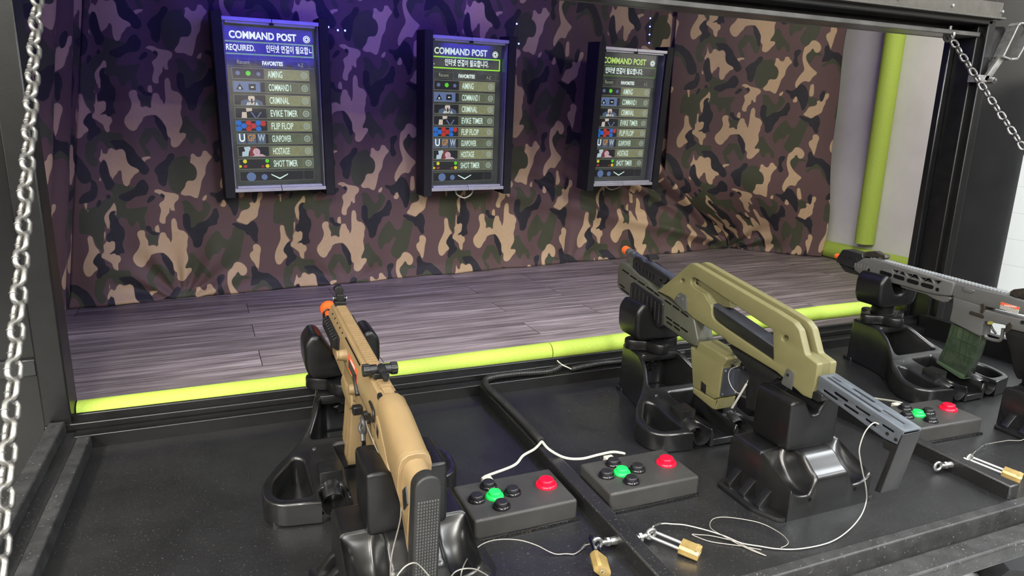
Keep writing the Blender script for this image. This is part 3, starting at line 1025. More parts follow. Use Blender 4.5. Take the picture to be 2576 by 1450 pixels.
# ------------------------------------------------------------------ target displays
M_BOARD = plain('matt_black_board', (0.014, 0.014, 0.015), 0.6, var=0.2, vscale=20, spec=0.35)
M_ALU = plain('silver_aluminium', (0.62, 0.63, 0.66), 0.38, 0.55, var=0.05, vscale=40)
M_ALUD = plain('grey_aluminium', (0.26, 0.26, 0.28), 0.45, 0.5, var=0.08, vscale=40)
G_WHITE = glow('screen_white', (0.86, 1.0, 0.93), 1.05)
G_TITLE = glow('screen_title', (0.80, 1.0, 0.70), 0.85)
G_LIME = glow('screen_lime', (0.34, 0.90, 0.03), 0.95)
G_DIM = glow('screen_dim_text', (0.62, 0.68, 0.42), 0.55)
G_LABEL = glow('screen_label', (0.76, 0.98, 0.86), 1.0)
G_RING = glow('screen_ring', (0.55, 0.66, 0.58), 0.6)
G_TAB = glow('screen_tab_line', (0.22, 0.24, 0.17), 0.5)
G_BLUEB = glow('screen_blue_ball', (0.20, 0.28, 0.55), 0.55)
G_GREENB = glow('screen_green_ball', (0.12, 0.75, 0.02), 0.9)
G_STEELB = glow('screen_steel_blue', (0.19, 0.29, 0.58), 0.6)
G_SKIN = glow('screen_skin', (0.85, 0.72, 0.60), 0.75)
G_CLOTH = glow('screen_cloth_blue', (0.16, 0.22, 0.36), 0.5)
G_PALE = glow('screen_pale_blue', (0.66, 0.85, 0.95), 0.7)
G_HAIR = glow('screen_red_hair', (0.34, 0.06, 0.05), 0.6)
G_PINK = glow('screen_pink', (0.90, 0.62, 0.72), 0.65)
G_HEXB = glow('screen_hex_blue', (0.02, 0.20, 0.80), 0.75)
G_HEXR = glow('screen_hex_red', (0.75, 0.05, 0.04), 0.65)
G_ORANGE = glow('screen_orange', (0.85, 0.38, 0.04), 0.7)
G_YELLOW = glow('screen_yellow', (0.85, 0.80, 0.03), 0.8)
G_DARK = glow('screen_black', (0.02, 0.024, 0.03), 0.5)
G_BACKING = glow('screen_row_edge', (0.42, 0.44, 0.30), 0.55)


def make_row_mat(name, c0, c1, s):
    """olive bar of the menu: brighter towards its right end"""
    m, nt, b = new_mat(name)
    v = coord(nt, kind='Generated')
    sx = node(nt, 'ShaderNodeSeparateXYZ')
    nt.links.new(v, sx.inputs[0])
    c = ramp(nt, sx.outputs['X'], [(0.30, c0), (0.55, c1), (1.0, c1)])
    n = noise(nt, coord(nt), 60, 3, 0.6)
    c = mixc(nt, ramp(nt, n, [(0.4, 0.0), (0.75, 0.35)]), c, c0)
    nt.links.new(c, b.inputs['Emission Color'])
    b.inputs['Emission Strength'].default_value = s
    b.inputs['Base Color'].default_value = (0.01, 0.01, 0.01, 1)
    return m


G_ROW = make_row_mat('screen_row_bright', (0.05, 0.055, 0.045), (0.235, 0.25, 0.125), 1.05)
G_ROW2 = make_row_mat('screen_row_dark', (0.035, 0.045, 0.04), (0.13, 0.155, 0.09), 0.9)


def make_screen():
    m, nt, b = new_mat('screen_background')
    v = coord(nt)
    n = noise(nt, v, 7, 3, 0.6)
    c = ramp(nt, n, [(0.35, (0.030, 0.034, 0.036)), (0.65, (0.075, 0.085, 0.080))])
    nt.links.new(c, b.inputs['Emission Color'])
    b.inputs['Emission Strength'].default_value = 0.75
    b.inputs['Base Color'].default_value = (0.012, 0.012, 0.013, 1)
    b.inputs['Roughness'].default_value = 0.25
    return m


M_SCREEN = make_screen()


def make_cover():
    m, nt, b = new_mat('clear_cover_sheet')
    nt.nodes.remove(b)
    out = nt.nodes['Material Output']
    tr_ = node(nt, 'ShaderNodeBsdfTransparent')
    gl = node(nt, 'ShaderNodeBsdfGlossy')
    gl.inputs['Roughness'].default_value = 0.09
    fr_ = node(nt, 'ShaderNodeFresnel')
    fr_.inputs['IOR'].default_value = 1.5
    v = coord(nt)
    bp_ = node(nt, 'ShaderNodeBump')
    bp_.inputs['Strength'].default_value = 0.25
    bp_.inputs['Distance'].default_value = 0.004
    nt.links.new(noise(nt, v, 9, 2, 0.5), bp_.inputs['Height'])
    nt.links.new(bp_.outputs['Normal'], gl.inputs['Normal'])
    mx = node(nt, 'ShaderNodeMixShader')
    nt.links.new(fr_.outputs['Fac'], mx.inputs[0])
    nt.links.new(tr_.outputs[0], mx.inputs[1])
    nt.links.new(gl.outputs[0], mx.inputs[2])
    nt.links.new(mx.outputs[0], out.inputs['Surface'])
    return m


M_COVER = make_cover()
SW, SH = 0.3559, 0.6426


def display(c, yaw, tilt, roll, label, parts):
    root = thing('target_display', label, 'display', tuple(c), group='target displays on the camouflage wall')
    Rm = Matrix.Rotation(yaw, 4, 'Z') @ Matrix.Rotation(tilt, 4, 'X') @ Matrix.Rotation(roll, 4, 'Y')
    root.matrix_world = Matrix.Translation(c) @ Rm
    hw, hh = SW / 2, SH / 2
    for s in (-1, 1):
        MB().span((s * (hw - 0.004), -0.007, -hh - 0.022), (s * (hw + 0.033), 0.094, hh + 0.018)).build('side_board', M_BOARD, root, 0.002)
        MB().span((s * (hw - 0.010), 0.004, -hh + 0.004), (s * (hw - 0.004), 0.066, hh - 0.004)).build('side_channel', M_ALUD, root, 0.001)
    MB().span((-hw, 0.068, -hh), (hw, 0.094, hh)).build('back_case', M_BOARD, root, 0.002)
    for zz, s in ((hh, -1), (-hh, 1)):
        for (a, b) in ((-hw + 0.002, -0.001), (0.001, hw - 0.004)):
            mb = MB().span((a, -0.006, zz), (b, 0.050, zz + s * 0.014))
            mb.span((a + 0.012 if a < -0.1 else a, 0.004, zz + s * 0.014), (b - 0.012 if b > 0.1 else b, 0.020, zz + s * 0.022))
            mb.build('frame_bar', M_ALU, root, 0.0012)
    MB().span((-0.008, -0.002, hh - 0.022), (0.008, 0.012, hh - 0.012)).build('clip', M_BOARD, root)
    sc = MB().span((-hw + 0.004, 0.0525, -hh + 0.004), (hw - 0.004, 0.067, hh - 0.004)).build('screen', M_SCREEN, root)
    S = 0.0520                                   # the picture lies on the face of the screen
    def pos(a, b):
        return Vector(((a - 0.5) * SW, S, (0.5 - b) * SH))
    def put(mb_or_me, name, mat, parent, a, b, lift=0.0):
        me = mb_or_me
        me.transform(Matrix.Rotation(PI / 2, 4, 'X'))
        p = pos(a, b)
        me.transform(Matrix.Translation((p.x, p.y - lift, p.z)))
        return link_mesh(name, me, mat, parent)
    def text(s, name, mat, parent, a, b, h, width=None, align='LEFT', bold=0.0, lift=0.0008):
        me = text_mesh(s, h, 0.0, 1.0, align, bold)
        if width:
            w = max(v.co.x for v in me.vertices) - min(v.co.x for v in me.vertices)
            me.transform(Matrix.Diagonal((width * SW / w, 1, 1, 1)))
        return put(me, name, mat, parent, a, b, lift)
    def rect(mb, a0, b0, a1, b1, lift=0.0004, th=0.0003):
        p, q = pos(a0, b0), pos(a1, b1)
        return mb.span((p.x, S - lift, p.z), (q.x, S - lift - th, q.z))
    def disc(mb, a, b, r, lift=0.0008, n=16, inner=0.0, rot=0.0):
        p = pos(a, b)
        return mb.plate(circle_pts(p.x, p.z, r, n, rot), [circle_pts(p.x, p.z, inner, n, rot)] if inner else [], 0.0003, 0, frame_xz(S - lift))
    def poly(mb, pts, lift=0.0008):
        return mb.plate([(pos(a, b).x, pos(a, b).z) for a, b in pts], [], 0.0003, 0, frame_xz(S - lift))

    text('COMMAND POST', 'title', parts['title'], sc, 0.085, 0.092, 0.036, 0.69, bold=0.0012)
    g = MB()
    disc(g, 0.885, 0.094, 0.0135, inner=0.0108, n=24); disc(g, 0.885, 0.094, 0.0085, inner=0.0042, n=24)
    g.build('settings_icon', G_WHITE, sc)
    # notice banner
    bn = MB()
    for (a0, b0, a1, b1) in ((0.02, 0.124, 0.955, 0.132), (0.02, 0.193, 0.955, 0.201), (0.02, 0.124, 0.030, 0.201), (0.940, 0.124, 0.955, 0.201)):
        rect(bn, a0, b0, a1, b1)
    bn.build('banner_frame', parts['lime'], sc)
    for (s, a, w) in parts['banner']:
        text(s, 'banner_text', G_WHITE, sc, a, 0.163, 0.030, w, bold=0.0006)
    # tabs
    tb = MB()
    for (a0, a1) in ((0.075, 0.335), (0.375, 0.62), (0.66, 0.90)):
        rect(tb, a0, 0.222, a1, 0.2235)
        rect(tb, a1, 0.222, a1 + 0.004, 0.262)
    rect(tb, 0.02, 0.263, 0.955, 0.265)
    tb.build('tab_line', G_TAB, sc)
    text('Recent', 'tab_text', G_DIM, sc, 0.145, 0.243, 0.022, 0.125)
    text('FAVORITES', 'tab_text', G_WHITE, sc, 0.40, 0.245, 0.021, 0.215, bold=0.0008)
    text('A-Z', 'tab_text', G_DIM, sc, 0.775, 0.247, 0.020, 0.06)
    names = ['AIMING', 'COMMAND I', 'CRIMINAL', 'EVIKE TIMER', 'FLIP FLOP', 'GUNPOWER', 'HOSTAGE', 'SHOT TIMER']
    for k, nm in enumerate(names + ['']):
        b0 = 0.275 + 0.0762 * k
        b1 = b0 + 0.063
        if k == 8:
            b1 = 0.945
        bright = k in (0, 2, 4, 6)
        mb = MB()
        rect(mb, 0.085, b0, 0.895, b1, 0.0002)
        if k < 8:
            row = mb.build('menu_row', G_ROW if bright else G_ROW2, root)
        else:
            row = mb.build('menu_row', G_DARK, root)
        fr2 = MB()
        for (a0, c0, a1, c1) in ((0.085, b0, 0.895, b0 + 0.0022), (0.085, b1 - 0.0022, 0.895, b1), (0.085, b0, 0.089, b1), (0.891, b0, 0.895, b1), (0.775, b0, 0.778, b1)):
            rect(fr2, a0, c0, a1, c1, 0.0006)
        fr2.build('row_border', G_BACKING if k < 8 else G_TAB, row)
        bm_ = (b0 + b1) / 2
        if k < 8:
            text(nm, 'row_label', G_LABEL, row, 0.452, bm_ + 0.002, 0.036, 0.0272 * len(nm) - 0.010, bold=0.0004, lift=0.001)
            r = MB()
            disc(r, 0.838, bm_, 0.0130, inner=0.0085, n=20); disc(r, 0.838, bm_, 0.0055, inner=0.002, n=16)
            r.build('ring_icon', G_RING, row)
        pic = MB(); rect(pic, 0.089, b0 + 0.002, 0.41, b1 - 0.002, 0.0005)
        pic.build('thumbnail', G_DARK, row)
        def item(mb2, mat): mb2.build('thumbnail', mat, row)
        if k == 0:
            m1 = MB(); disc(m1, 0.145, b0 + 0.030, 0.008); disc(m1, 0.355, b0 + 0.032, 0.0075); item(m1, G_BLUEB)
            m1 = MB(); disc(m1, 0.25, b0 + 0.030, 0.009, 0.001, 20); item(m1, G_GREENB)
        elif k == 1:
            m1 = MB(); rect(m1, 0.092, b0 + 0.003, 0.365, b1 - 0.003, 0.0007); item(m1, G_STEELB)
            m1 = MB(); poly(m1, [(0.115, b1 - 0.014), (0.195, b1 - 0.014), (0.155, b0 + 0.012)], 0.001); rect(m1, 0.245, b0 + 0.014, 0.318, b1 - 0.012, 0.0011); item(m1, G_DARK)
            m1 = MB(); disc(m1, 0.155, bm_ + 0.008, 0.004, 0.0015, 12, 0.002); rect(m1, 0.268, bm_ - 0.002, 0.296, bm_ + 0.004, 0.0018); item(m1, G_WHITE)
        elif k == 2:
            m1 = MB(); poly(m1, [(0.15, b1 - 0.002), (0.155, b1 - 0.024), (0.20, b0 + 0.028), (0.33, b0 + 0.028), (0.375, b1 - 0.022), (0.385, b1 - 0.002)]); item(m1, G_CLOTH)
            m1 = MB(); disc(m1, 0.265, b0 + 0.020, 0.0125, 0.0011, 18); poly(m1, [(0.235, b1 - 0.020), (0.295, b1 - 0.020), (0.29, b1 - 0.004), (0.24, b1 - 0.004)], 0.0012); item(m1, G_SKIN)
            m1 = MB(); rect(m1, 0.235, b0 + 0.002, 0.295, b0 + 0.008, 0.0014); rect(m1, 0.258, b0 + 0.024, 0.275, b1 - 0.012, 0.0016); item(m1, G_DARK)
            m1 = MB(); poly(m1, [(0.205, b1 - 0.002), (0.225, b1 - 0.022), (0.245, b1 - 0.002)], 0.0013); poly(m1, [(0.30, b1 - 0.002), (0.315, b1 - 0.022), (0.335, b1 - 0.002)], 0.0013); item(m1, G_PALE)
        elif k == 3:
            m1 = MB(); poly(m1, [(0.150, b1 - 0.003), (0.158, b0 + 0.026), (0.205, b0 + 0.026), (0.205, b1 - 0.003)]); poly(m1, [(0.200, b0 + 0.003), (0.262, b0 + 0.003), (0.262, b0 + 0.019), (0.205, b0 + 0.024)], 0.001); item(m1, G_SKIN)
            m1 = MB(); poly(m1, [(0.245, b0 + 0.026), (0.262, b0 + 0.026), (0.300, b1 - 0.004), (0.286, b1 - 0.004)]); poly(m1, [(0.345, b0 + 0.026), (0.362, b0 + 0.026), (0.318, b1 - 0.004), (0.304, b1 - 0.004)], 0.001); item(m1, G_STEELB)
        elif k == 4:
            mb_, mr = MB(), MB()
            cells = [(0, 0.014, 1), (0, 0.048, 1), (1, 0.031, 1), (2, 0.014, 2), (2, 0.048, 2), (3, 0.031, 2), (4, 0.014, 1), (4, 0.048, 1), (5, 0.016, 2)]
            for (i, db, t) in cells:
                disc(mb_ if t == 1 else mr, 0.116 + i * 0.0505, b0 + db, 0.0112, 0.0009, 6)
            item(mb_, G_HEXB); item(mr, G_HEXR)
        elif k == 5:
            m1 = MB(); rect(m1, 0.092, b0 + 0.003, 0.178, b1 - 0.003, 0.0006); rect(m1, 0.190, b0 + 0.003, 0.285, b1 - 0.003, 0.0006); rect(m1, 0.297, b0 + 0.003, 0.385, b1 - 0.003, 0.0006); item(m1, G_CLOTH)
            text('U', 'thumbnail', G_WHITE, row, 0.105, bm_ - 0.003, 0.042, 0.060, bold=0.0008, lift=0.0012)
            text('GP', 'thumbnail', G_ORANGE, row, 0.198, bm_ - 0.003, 0.036, 0.078, bold=0.0006, lift=0.0012)
            text('W', 'thumbnail', G_PALE, row, 0.306, bm_ - 0.003, 0.038, 0.074, bold=0.0008, lift=0.0012)
        elif k == 6:
            m1 = MB(); poly(m1, [(0.125, b1 - 0.002), (0.130, b1 - 0.030), (0.160, b1 - 0.032), (0.150, b0 + 0.006), (0.205, b0 + 0.002), (0.225, b0 + 0.012), (0.20, b0 + 0.032), (0.19, b1 - 0.004)]); item(m1, G_PALE)
            m1 = MB(); disc(m1, 0.255, b0 + 0.030, 0.017, 0.0010, 18); poly(m1, [(0.20, b1 - 0.002), (0.215, b0 + 0.02), (0.26, b0 + 0.04), (0.25, b1 - 0.002)], 0.0009); item(m1, G_HAIR)
            m1 = MB(); disc(m1, 0.278, b0 + 0.034, 0.0135, 0.0014, 18); poly(m1, [(0.235, b1 - 0.002), (0.28, b1 - 0.018), (0.34, b1 - 0.014), (0.375, b1 - 0.002)], 0.0013); item(m1, G_PINK)
            m1 = MB(); rect(m1, 0.268, b0 + 0.026, 0.276, b0 + 0.029, 0.0018); rect(m1, 0.288, b0 + 0.028, 0.296, b0 + 0.031, 0.0018); rect(m1, 0.276, b0 + 0.041, 0.290, b0 + 0.044, 0.0018); item(m1, G_HAIR)
        elif k == 7:
            m1 = MB(); disc(m1, 0.150, b0 + 0.015, 0.0075); disc(m1, 0.385, b1 - 0.018, 0.0075); disc(m1, 0.100, b1 - 0.018, 0.005); item(m1, G_YELLOW)
            m1 = MB(); poly(m1, [(0.132, b1 - 0.011), (0.140, b1 - 0.024), (0.172, b1 - 0.024), (0.164, b1 - 0.011)]); poly(m1, [(0.318, b1 - 0.011), (0.352, b1 - 0.011), (0.335, b1 - 0.025)]); item(m1, G_HEXR)
            m1 = MB(); rect(m1, 0.318, b0 + 0.007, 0.350, b0 + 0.025); rect(m1, 0.089, b0 + 0.008, 0.106, b0 + 0.024); item(m1, G_HEXB)
            m1 = MB(); disc(m1, 0.385, b0 + 0.014, 0.0075); item(m1, G_GREENB)
            m1 = MB(); rect(m1, 0.200, b0 + 0.024, 0.290, b1 - 0.004); item(m1, G_STEELB)
        elif k == 8:
            m1 = MB(); disc(m1, 0.205, 0.918, 0.0175, 0.0008, 20); disc(m1, 0.345, 0.921, 0.0115, 0.0008, 18)
            rect(m1, 0.285, 0.889, 0.297, 0.902); rect(m1, 0.318, 0.889, 0.330, 0.898); item(m1, G_STEELB)
    ch = MB()
    poly(ch, [(0.420, 0.903), (0.510, 0.928), (0.600, 0.903), (0.600, 0.909), (0.510, 0.937), (0.420, 0.909)], 0.0014)
    ch.build('chevron', G_LABEL, sc)
    MB().span((-hw + 0.006, -0.00025, -hh + 0.020), (hw - 0.006, 0.00025, hh - 0.020)).move(Matrix.Translation((0, 0.034, 0)) @ Matrix.Rotation(parts.get('lean', 0.0), 4, 'X')).build('cover_sheet', M_COVER, root)
    return root


KOR = '\uc778\ud130\ub137 \uc5f0\uacb0\uc774 \ud544\uc694\ud569\ub2c8\ub2e4.'
KOR1 = '\uc778\ud130\ub137 \uc5f0\uacb0\uc774 \ud544\uc694\ud569\u3134'
display((-0.1654, 1.8917, 0.7365), 0.0996, 0.0277, -0.0113, 'blue-headed target display, the closest of the three to the hanging chain',
        dict(lean=-0.043, title=G_WHITE, lime=glow('screen_lime_soft', (0.30, 0.62, 0.06), 0.6), banner=[('REQUIRED.', 0.045, 0.29), (KOR1, 0.45, 0.485)]))
display((0.6291, 1.9089, 0.7244), 0.0892, 0.0542, -0.0065, 'middle target display with a bright lime notice box under its title',
        dict(lean=-0.030, title=G_TITLE, lime=G_LIME, banner=[('ED.', 0.012, 0.075), (KOR, 0.22, 0.575)]))
display((1.4511, 1.9393, 0.7309), 0.0612, 0.0753, -0.0046, 'target display with a yellow-green title, the closest of the three to the white wall',
        dict(title=glow('screen_title_lime', (0.62, 0.95, 0.20), 0.75), lime=glow('screen_lime_dim', (0.14, 0.30, 0.05), 0.5), banner=[(KOR, 0.135, 0.60)]))

# power leads looping out under two of the displays
M_WCABLE = plain('white_cable', (0.60, 0.58, 0.48), 0.4, var=0.05)
M_BCABLE = plain('black_cable', (0.015, 0.015, 0.016), 0.4)
def lead(px, label):
    o0 = at_wall(*px[0], off=0.14)
    pts = [at_wall(x, y, off=0.145) - o0 for (x, y) in px]
    o = MB().tube(pts, 0.0035, 8, smooth=5).build('power_lead', M_WCABLE)
    o.location = o0
    return tag(o, label, 'cable', 'white leads looping under the displays')


lead([(1146, 478), (1150, 490), (1168, 498), (1184, 490), (1190, 478)], 'white lead hanging in a loop under the display with the bright lime notice box')
lead([(1522, 468), (1530, 474), (1540, 477), (1556, 472), (1562, 466)], 'short white lead peeping out under the display nearest the white wall')

# little blue string lights
G_LED = glow('blue_led', (0.10, 0.12, 1.0), 9.0)
def leds(px, label, name='string_light'):
    o0 = at_wall(*px[0], off=0.10)
    root = thing(name, label, 'lights', tuple(o0), group='blue string lights on the camouflage')
    pts = [at_wall(x, y, off=0.10) - o0 for (x, y) in px]
    if len(pts) > 1:
        MB().tube(pts, 0.0012, 5).build('wire', M_BCABLE, root)
    for p in pts:
        MB().ball(p, 0.0042, n=10).build('bulb', G_LED, root)
    return root


leds([(1637, 20), (1636, 46), (1635, 67), (1634, 87), (1633, 108)], 'upright string of small blue lights above the display nearest the white wall')
leds([(826, 68), (850, 76), (868, 77)], 'short string of small blue lights to the right of the blue-headed display')
leds([(1305, 110), (1300, 60)], 'pair of small blue lights at the top right corner of the middle display')
G_STRIP = glow('blue_led_strip', (0.07, 0.04, 1.0), 34.0)
def strip(x0, x1, zs, label):
    root = thing('led_strip', label, 'light', ((x0 + x1) / 2, 0.702, zs[0]), group='blue LED strips behind the lintel')
    for z in zs:
        MB().span((x0 - (x0 + x1) / 2, 0, z - zs[0] - 0.006), (x1 - (x0 + x1) / 2, 0.004, z - zs[0] + 0.006)).build('tape', M_BOARD, root)
        mb = MB()
        n = int((x1 - x0) / 0.022)
        for i in range(n):
            xx = x0 + (i + 0.5) * (x1 - x0) / n - (x0 + x1) / 2
            mb.box((xx, 0.0055, z - zs[0]), (0.012, 0.003, 0.007))
        mb.build('diodes', G_STRIP, root)['kind'] = 'stuff'
    return root


strip(-0.52, 0.42, [1.034 + 0.024 * k for k in range(8)], 'long blue LED strips on the back of the lintel, facing the blue-headed display')
strip(1.12, 1.46, [1.040 + 0.024 * k for k in range(5)], 'short blue LED strips on the back of the lintel, facing the middle display')

# ------------------------------------------------------------------ shooting rests
M_PLASTIC = plain('black_moulded_plastic', (0.009, 0.009, 0.0095), 0.28, var=0.2, vscale=40, bump_s=0.10, bscale=500, bdist=0.0003, spec=0.8, worn=(0.06, 0.06, 0.06), worn_at=0.74)
M_PLASTIC2 = plain('black_padded_plastic', (0.0065, 0.0065, 0.007), 0.34, var=0.2, vscale=30, bump_s=0.06, bscale=500, bdist=0.0003, spec=0.45)
M_HOLE = plain('deep_black', (0.004, 0.004, 0.004), 0.6, spec=0.2)


def smooth01(t):
    t = max(0.0, min(1.0, t))
    return t * t * (3 - 2 * t)


def rest_top(x, y):
    """height of the front rest body; y runs back from the front lip"""
    ax = abs(x)
    h = 0.046 + 0.020 * smooth01((y - 0.03) / 0.16)
    tower = 0.066 * smooth01((y - 0.135) / 0.15) ** 1.2
    h += tower
    h -= 0.024 * smooth01((0.034 - ax) / 0.01) * smooth01((0.07 - y) / 0.06)
    return h


def rest_body():
    side = [(0.155, 0.014), (0.180, 0.040), (0.183, 0.088), (0.150, 0.142), (0.106, 0.186),
            (0.076, 0.228), (0.060, 0.290), (0.052, 0.345), (0.048, 0.380)]
    scoop = [(0.0845, 0.003), (0.0845, 0.036)] + [(0.061 + 0.0235 * math.cos(a), 0.036 + 0.020 * math.sin(a)) for a in [PI * k / 8 for k in range(1, 8)]] + [(0.0375, 0.036), (0.0375, 0.003)]
    chan = [(0.0285, 0.003), (0.0300, 0.100), (0.0400, 0.168)]
    right = chan[::-1] + scoop[::-1] + rounded([(0.086, 0.003)] + side + [(0.03, 0.38), (0.03, 0.1)], 0.016, 3)[4:-8]
    outer = right + [(-x, y) for x, y in right[::-1]]
    pocket = [(0.096, 0.028), (0.150, 0.032), (0.164, 0.060), (0.160, 0.094), (0.118, 0.152), (0.101, 0.140)]
    holes = [rounded(pocket, 0.014, 3), rounded([(-x, y) for x, y in pocket], 0.014, 3)]
    cav = rounded([(-0.084, 0.188), (0.084, 0.188), (0.060, 0.240), (0.044, 0.300), (0.039, 0.322), (-0.039, 0.322), (-0.044, 0.300), (-0.060, 0.240)], 0.012, 3)
    holes += [cav]
    me = plate_mesh(outer, holes, 0.08, 0.0055, 3)
    bm = bmesh.new()
    bm.from_mesh(me)
    bpy.data.meshes.remove(me)
    bm.transform(Matrix.Translation((0, 0, 0.04)))
    for k in range(1, 38):
        g = bm.verts[:] + bm.edges[:] + bm.faces[:]
        bmesh.ops.bisect_plane(bm, geom=g, plane_co=(0, k * 0.01, 0), plane_no=(0, 1, 0))
    for k in (-0.034, -0.024, 0.024, 0.034):
        g = bm.verts[:] + bm.edges[:] + bm.faces[:]
        bmesh.ops.bisect_plane(bm, geom=g, plane_co=(k, 0, 0), plane_no=(1, 0, 0))
    for v in bm.verts:
        if v.co.z > 0.04:
            v.co.z = rest_top(v.co.x, v.co.y) - (0.08 - v.co.z)
        # side walls flare a little towards the foot
        else:
            if abs(v.co.x) > 0.045 and v.co.y > 0.2:
                v.co.x *= 1.10
    mb = MB()
    mb.bm.free()
    mb.bm = bm
    return mb


def lobed(r, amp, n, m=72, ph=0.0):
    return [((r + amp * math.cos(n * a + ph)) * math.cos(a), (r + amp * math.cos(n * a + ph)) * math.sin(a)) for a in [2 * PI * k / m for k in range(m)]]


def front_rest(loc, yaw, label, lift):
    root = thing('front_shooting_rest', label, 'shooting rest', loc, (0, 0, yaw), 'front shooting rests on the counter')
    body = rest_body().build('body', M_PLASTIC, root, 0, deg=50)
    MB().plate(rounded([(-0.170, 0.022), (0.170, 0.022), (0.172, 0.088), (0.075, 0.215), (0.044, 0.345), (-0.044, 0.345), (-0.075, 0.215), (-0.172, 0.088)], 0.012, 2), [], 0.008, 0, frame_xy(0.004)).build('floor_pan', M_PLASTIC, root)
    MB().span((-0.030, 0.002, 0.004), (0.030, 0.010, 0.020)).span((-0.030, 0.010, 0.004), (0.030, 0.165, 0.014)).build('channel_floor', M_PLASTIC, root, 0.002)
    # raised floor of the rear pocket and the sloping middle web
    MB().span((-0.050, 0.19, 0.004), (0.050, 0.318, 0.028)).build('tray', M_PLASTIC, root, 0.003)
    for s in (-1, 1):
        # cleaning-rod sockets: a square boss with a round tube below it
        bs = MB().plate(rounded([(-0.021, 0.060), (0.021, 0.060), (0.021, 0.105), (-0.021, 0.105)], 0.004, 2), [], 0.075, 0.002, Matrix.Translation((s * 0.060, 0, 0.0325)))
        bs.build('socket_boss', M_PLASTIC, root)
        tb = MB()
        ring = circle_pts(0, 0, 0.0205, 24)
        tb.plate(ring, [circle_pts(0, 0, 0.0172, 24)], 0.040, 0.0006, frame_xz(0.0) )
        tb.move(Matrix.Translation((s * 0.060, 0.052, 0.030)) @ Matrix.Rotation(math.radians(18), 4, 'X'))
        tb.build('socket_tube', M_PLASTIC, root)
        MB().cyl((s * 0.060, 0.060, 0.031), (s * 0.060, 0.068, 0.034), 0.0185).build('socket_hole', M_HOLE, root)
        ar = [PI + PI * k / 14 for k in range(15)]
        so = [(s * 0.061 + 0.0240 * math.cos(a), 0.034 + 0.0240 * math.sin(a)) for a in ar] + [(s * 0.061 + 0.0215 * math.cos(a), 0.034 + 0.0215 * math.sin(a)) for a in ar[::-1]]
        MB().plate(so, [], 0.056, 0.0008, frame_xz(0.031)).build('scoop', M_PLASTIC, root)
        MB().plate(rounded([(-0.012, 0), (0.012, 0), (0.012, 0.034), (-0.012, 0.034)], 0.008), [circle_pts(0, 0.024, 0.004, 10)], 0.010, 0.001, Matrix.Translation((s * 0.046, 0.355, 0.005))).build('foot_ear', M_PLASTIC, root)
        MB().cyl((s * 0.078, 0.165, rest_top(0.078, 0.165) - 0.002), (s * 0.078, 0.165, rest_top(0.078, 0.165) + 0.001), 0.004, n=10).build('screw', M_ZINC, root)
    # tower, adjuster and padded yoke
    MB().plate(rounded([(-0.055, 0.270), (0.055, 0.270), (0.050, 0.360), (-0.050, 0.360)], 0.012), [], 0.020, 0.003, frame_xy(0.124)).build('tower_cap', M_PLASTIC, root)
    kb = MB()
    kb.plate([(x, y * 0.8) for x, y in lobed(0.0075, 0.0018, 6)], [], 0.010, 0.002, frame_xz(0.312))
    kb.move(Matrix.Translation((0, 0, 0.088)) @ Matrix.Diagonal((2.3, 1, 2.3, 1)) @ Matrix.Translation((0, 0, 0)))
    kb.build('clamp_knob', M_PLASTIC2, root)
    cy = 0.318
    MB().plate([(x, y + cy) for x, y in lobed(0.060, 0.015, 4, ph=0.4)], [circle_pts(0, cy, 0.032, 24)], 0.028, 0.005, frame_xy(0.150)).build('height_wheel', M_PLASTIC2, root)
    st = MB()
    zz = 0.136
    prof = []
    while zz < 0.176 + lift:
        prof += [(0.0300, zz), (0.0325, zz + 0.002), (0.0325, zz + 0.0035), (0.0300, zz + 0.0055)]
        zz += 0.0065
    st.lathe(prof, (0, cy, 0)).build('threaded_stem', M_PLASTIC2, root)
    pr_ = rounded([(-0.066, 0.0), (0.066, 0.0), (0.079, 0.028), (0.079, 0.078), (0.062, 0.100), (0.044, 0.096), (0.014, 0.040), (-0.014, 0.040), (-0.044, 0.096), (-0.062, 0.100), (-0.079, 0.078), (-0.079, 0.028)], 0.016, 4)
    MB().plate(pr_, [], 0.094, 0.011, frame_xz(cy) @ Matrix.Translation((0, 0.170 + lift, 0)), 3).build('yoke', M_PLASTIC2, root, deg=50)
    return root


front_rest((-0.153, 0.140, 0.0), 0.0, 'black front shooting rest carrying the tan rifle', 0.0)
front_rest((0.654, 0.150, 0.0), 0.0, 'black front shooting rest carrying the olive green rifle', 0.0)
front_rest((1.480, 0.135, 0.0), 0.0, 'black front shooting rest carrying the grey rifle', 0.024)


